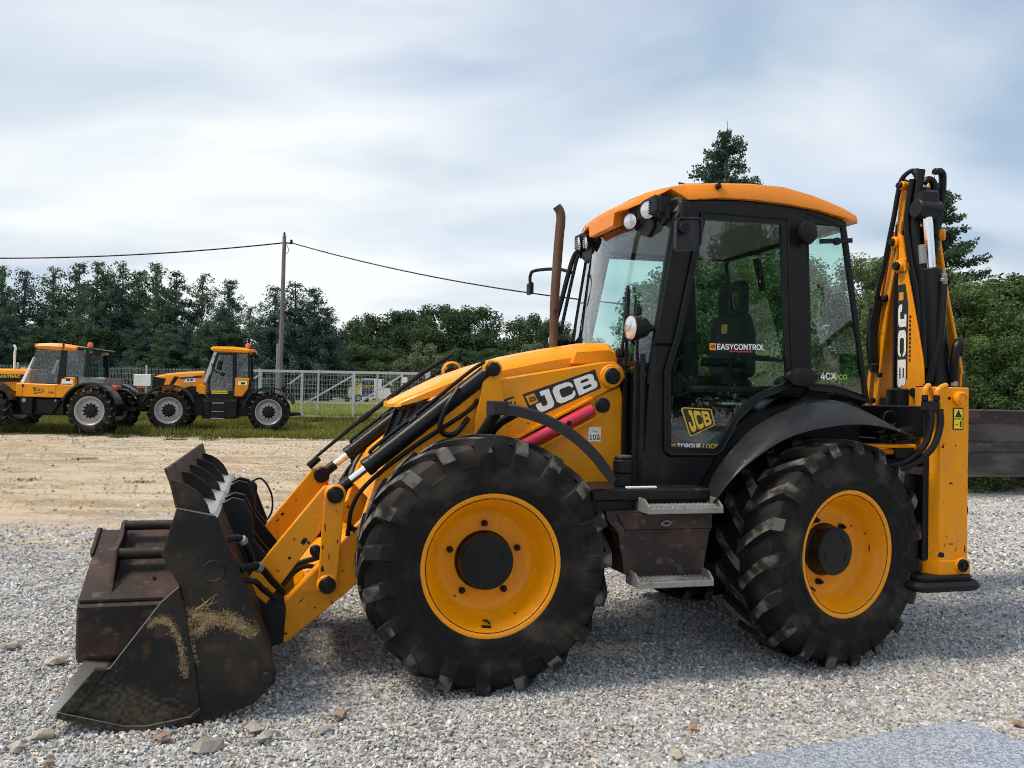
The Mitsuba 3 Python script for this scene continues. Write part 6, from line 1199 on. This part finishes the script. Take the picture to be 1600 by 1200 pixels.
for px, py, Z, s, lab in ((668, 530, 52, .78, 'pale grey green willow bush in front of the dark trees'), (636, 562, 52, .5, 'small pale bush left of the grey green willow'), (706, 562, 52, .55, 'small pale bush right of the grey green willow'), (826, 528, 56, .8, 'olive green bush in front of the trees beside the exhaust'), (766, 572, 50, .5, 'low olive bush just above the yellow bonnet')):
    q = pxw(px, py, Z); tree('willow_0', 'bush', q[0], Z, s * 1.1, px, lab, 'bush', None, (q[2] - float(gz(q[0], Z))) / 4.5)
# trees behind the cab and on the right
for i, (px, py, Z, s) in enumerate(((985, 545, 30, .9), (1075, 415, 27, 1.05), (1120, 398, 28, 1.15), (1165, 395, 29, 1.15), (1205, 400, 26, 1.1), (1245, 430, 24, .95))):
    q = pxw(px, py, Z); tree(f'hedge_{i % 3}', 'leafy_tree', q[0], Z, s * 1.25, i * 77, ('leafy tree seen through the windscreen', 'leafy tree seen through the front of the door glass', 'leafy tree seen behind the headrest through the door glass', 'leafy tree seen behind the rear part of the door glass', 'leafy tree seen behind the door pillar', 'leafy tree seen through the rear side glass')[i], 'tree', 'leafy trees seen through the cab windows', (q[2] - float(gz(q[0], Z))) / 5.5)
for i, (px, py, Z, s) in enumerate(((1352, 408, 21, 1.0), (1386, 400, 22, 1.0))):
    q = pxw(px, py, Z); tree('hedge_1', 'leafy_tree', q[0], Z, s * .95, i * 120 + 30, f'greyish green tree between cab and raised boom, {("nearer the cab", "nearer the boom")[i]}', 'tree', 'greyish trees between the cab and the boom', (q[2] - float(gz(q[0], Z))) / 5.5)
for i, (px, py, Z, s) in enumerate(((1480, 445, 18.5, .9), (1530, 440, 19.5, 1.0), (1565, 436, 18, .95), (1606, 428, 19, 1.0), (1650, 420, 19, 1.1), (1440, 460, 20, .9), (1512, 520, 16.5, .7), (1585, 525, 16.5, .7))):
    q = pxw(px, py, Z); tree(f'hedge_{(i * 2) % 3}', 'hedge_tree', q[0], Z, s * .95, i * 67, f'leafy green hedge tree right of the boom, {ORD[i]} of its row from the left' if i < 5 else ('leafy green hedge tree directly behind the raised boom' if i == 5 else f'low leafy bush in front of the hedge, {("beside the stabiliser leg", "at the right edge")[i - 6]}'), 'tree', 'leafy trees in the hedge on the right', (q[2] - float(gz(q[0], Z))) / 5.5)
q = pxw(1139, 190, 42); tree('spruce_0', 'spruce_tree', q[0], 42, .92, 20, 'tall dark spruce rising behind the cab roof', 'tree', None, (q[2] - .9) / 13.5)
q = pxw(1464, 268, 27); tree('spruce_1', 'spruce_tree', q[0], 27, .82, 60, 'dark spruce standing behind the raised boom', 'tree', None, (q[2] - .5) / 10.8)
# grass: tufts on the strip round the tractors and the meadow behind the gate
rg = np.random.default_rng(77)
def grass_patch(name, n, size, hmin, hmax, col, seed):
    r = np.random.default_rng(seed); x, y = r.uniform(-size / 2, size / 2, (2, n)); h = r.uniform(hmin, hmax, n); a = r.uniform(0, 2 * PI, n); ln = r.normal(size=(n, 2)) * h[:, None] * .35
    b = np.stack([x, y, 0 * x - .03], -1); w = np.stack([np.cos(a), np.sin(a), 0 * a], -1) * .009; t = b + np.stack([ln[:, 0], ln[:, 1], h], -1); md = b + np.stack([ln[:, 0] * .35, ln[:, 1] * .35, h * .6], -1)
    V = np.stack([b - w, b + w, md + w * .7, md - w * .7, t], 1).reshape(-1, 3); i = np.arange(n)[:, None] * 5
    F = np.vstack([i + [0, 1, 2], i + [0, 2, 3], i + [3, 2, 4]])
    c = np.clip(np.array(col) * (1 + .7 * (r.random((n, 1)) - .5)) + np.where(r.random((n, 1)) < .18, [[.10, .07, .02]], 0), .01, .5)
    scene[f'patch_{name}'] = {'type': 'shapegroup', 'blades': mikit.ply(trimesh.Trimesh(V, F, process=False), 'leaf', smooth=False, color=np.repeat(c, 5, 0))}
grass_patch('strip', 1500, 1.6, .06, .30, (.19, .215, .055), 1); grass_patch('meadow', 1300, 2.6, .10, .30, (.29, .34, .075), 2); grass_patch('weed', 130, .5, .03, .10, (.10, .12, .035), 3)
def put_grass(key, name, pts, label):
    labels[key] = {'label': label, 'kind': 'stuff', 'category': 'grass'}
    for i, (x, y) in enumerate(pts):
        scene[f'{key}__{i + 1:03d}'] = {'type': 'instance', 'to_world': T().translate([float(x), float(y), float(gz(x, y))]).rotate([0, 0, 1], float(rg.uniform(0, 360))).scale([1., 1., float(rg.uniform(.6, 1.3))]), 'shapegroup': {'type': 'ref', 'id': f'patch_{name}'}}
pts = [(x + rg.uniform(-.4, .4), y + rg.uniform(-.4, .4)) for x in np.arange(-24, 6, 1.15) for y in np.arange(25.8, 31.2, .95) if rg.random() < .93]
put_grass('grass', 'strip', pts, 'rough green grass strip around the tractor wheels')
pts = [(x + rg.uniform(-.6, .6), y + rg.uniform(-.6, .6)) for y in np.arange(31.5, 62, 2.1) for x in np.arange(-.62 * y, 6, 2.1)]
put_grass('meadow_grass', 'meadow', pts, 'bright green meadow grass beyond the sliding gate')
pts = [(rg.uniform(-19, 4), 26.2 - abs(rg.normal()) * 1.3) for _ in range(190)] + [(rg.uniform(-14, 12), rg.uniform(10, 22)) for _ in range(16)]
put_grass('weeds', 'weed', pts, 'sparse weeds at the edge of the sand')
# --- behind the camera: the house and trees that the cab glass mirrors
H_ = thing('house', 'small house with a steep gable, mirrored in the rear side glass', 'house'); hm = mat4(rot('z', math.radians(-36)), (64, -40, 0)); HT = TM(hm)
def hp(n, mesh, m): return add(f'{H_}__{n}', mesh, M[m], HT, 30)
mat('render_wall', pri(proc(lambda p, n, uv: mix((.50, .47, .42), (.60, .57, .52), fbm(p.x, p.y, p.z, 4))), .9)); mat('roof_tile', pri((.10, .05, .035), .8))
hp('wall', prism_x([(-4, -.5), (4, -.5), (4, 5), (0, 8.6), (-4, 5)], -6, 6, .02), 'render_wall'); hp('roof', cat(prism_x([(-4.6, 4.6), (0, 8.75), (0, 9.05), (-4.8, 4.75)], -6.4, 6.4, .02), prism_x([(4.6, 4.6), (4.8, 4.75), (0, 9.05), (0, 8.75)], -6.4, 6.4, .02)), 'roof_tile')
for sx_ in (-6.02, 6.0): hp('window', prism_x([(-.8, 4.2), (.8, 4.2), (.8, 6.2), (-.8, 6.2)], sx_, sx_ + .03, .005), 'interior_dark')
for i in range(16):
    a = math.radians(-62 + i * 6.0); Rr = 46 + 14 * ((i * 7) % 5) / 5; x, y = 2.3 + Rr * math.cos(a), 6 + Rr * math.sin(a)
    tree(f'oak_{i % 2}', 'garden_tree', x, y, .9 + .1 * (i % 3), i * 40, 'garden tree beyond the yard, mirrored in the cab glass', 'tree', 'garden trees mirrored in the cab glass', 1.0 + .12 * (i % 4), 0.) if not (-40 < math.degrees(a) < -30) else None
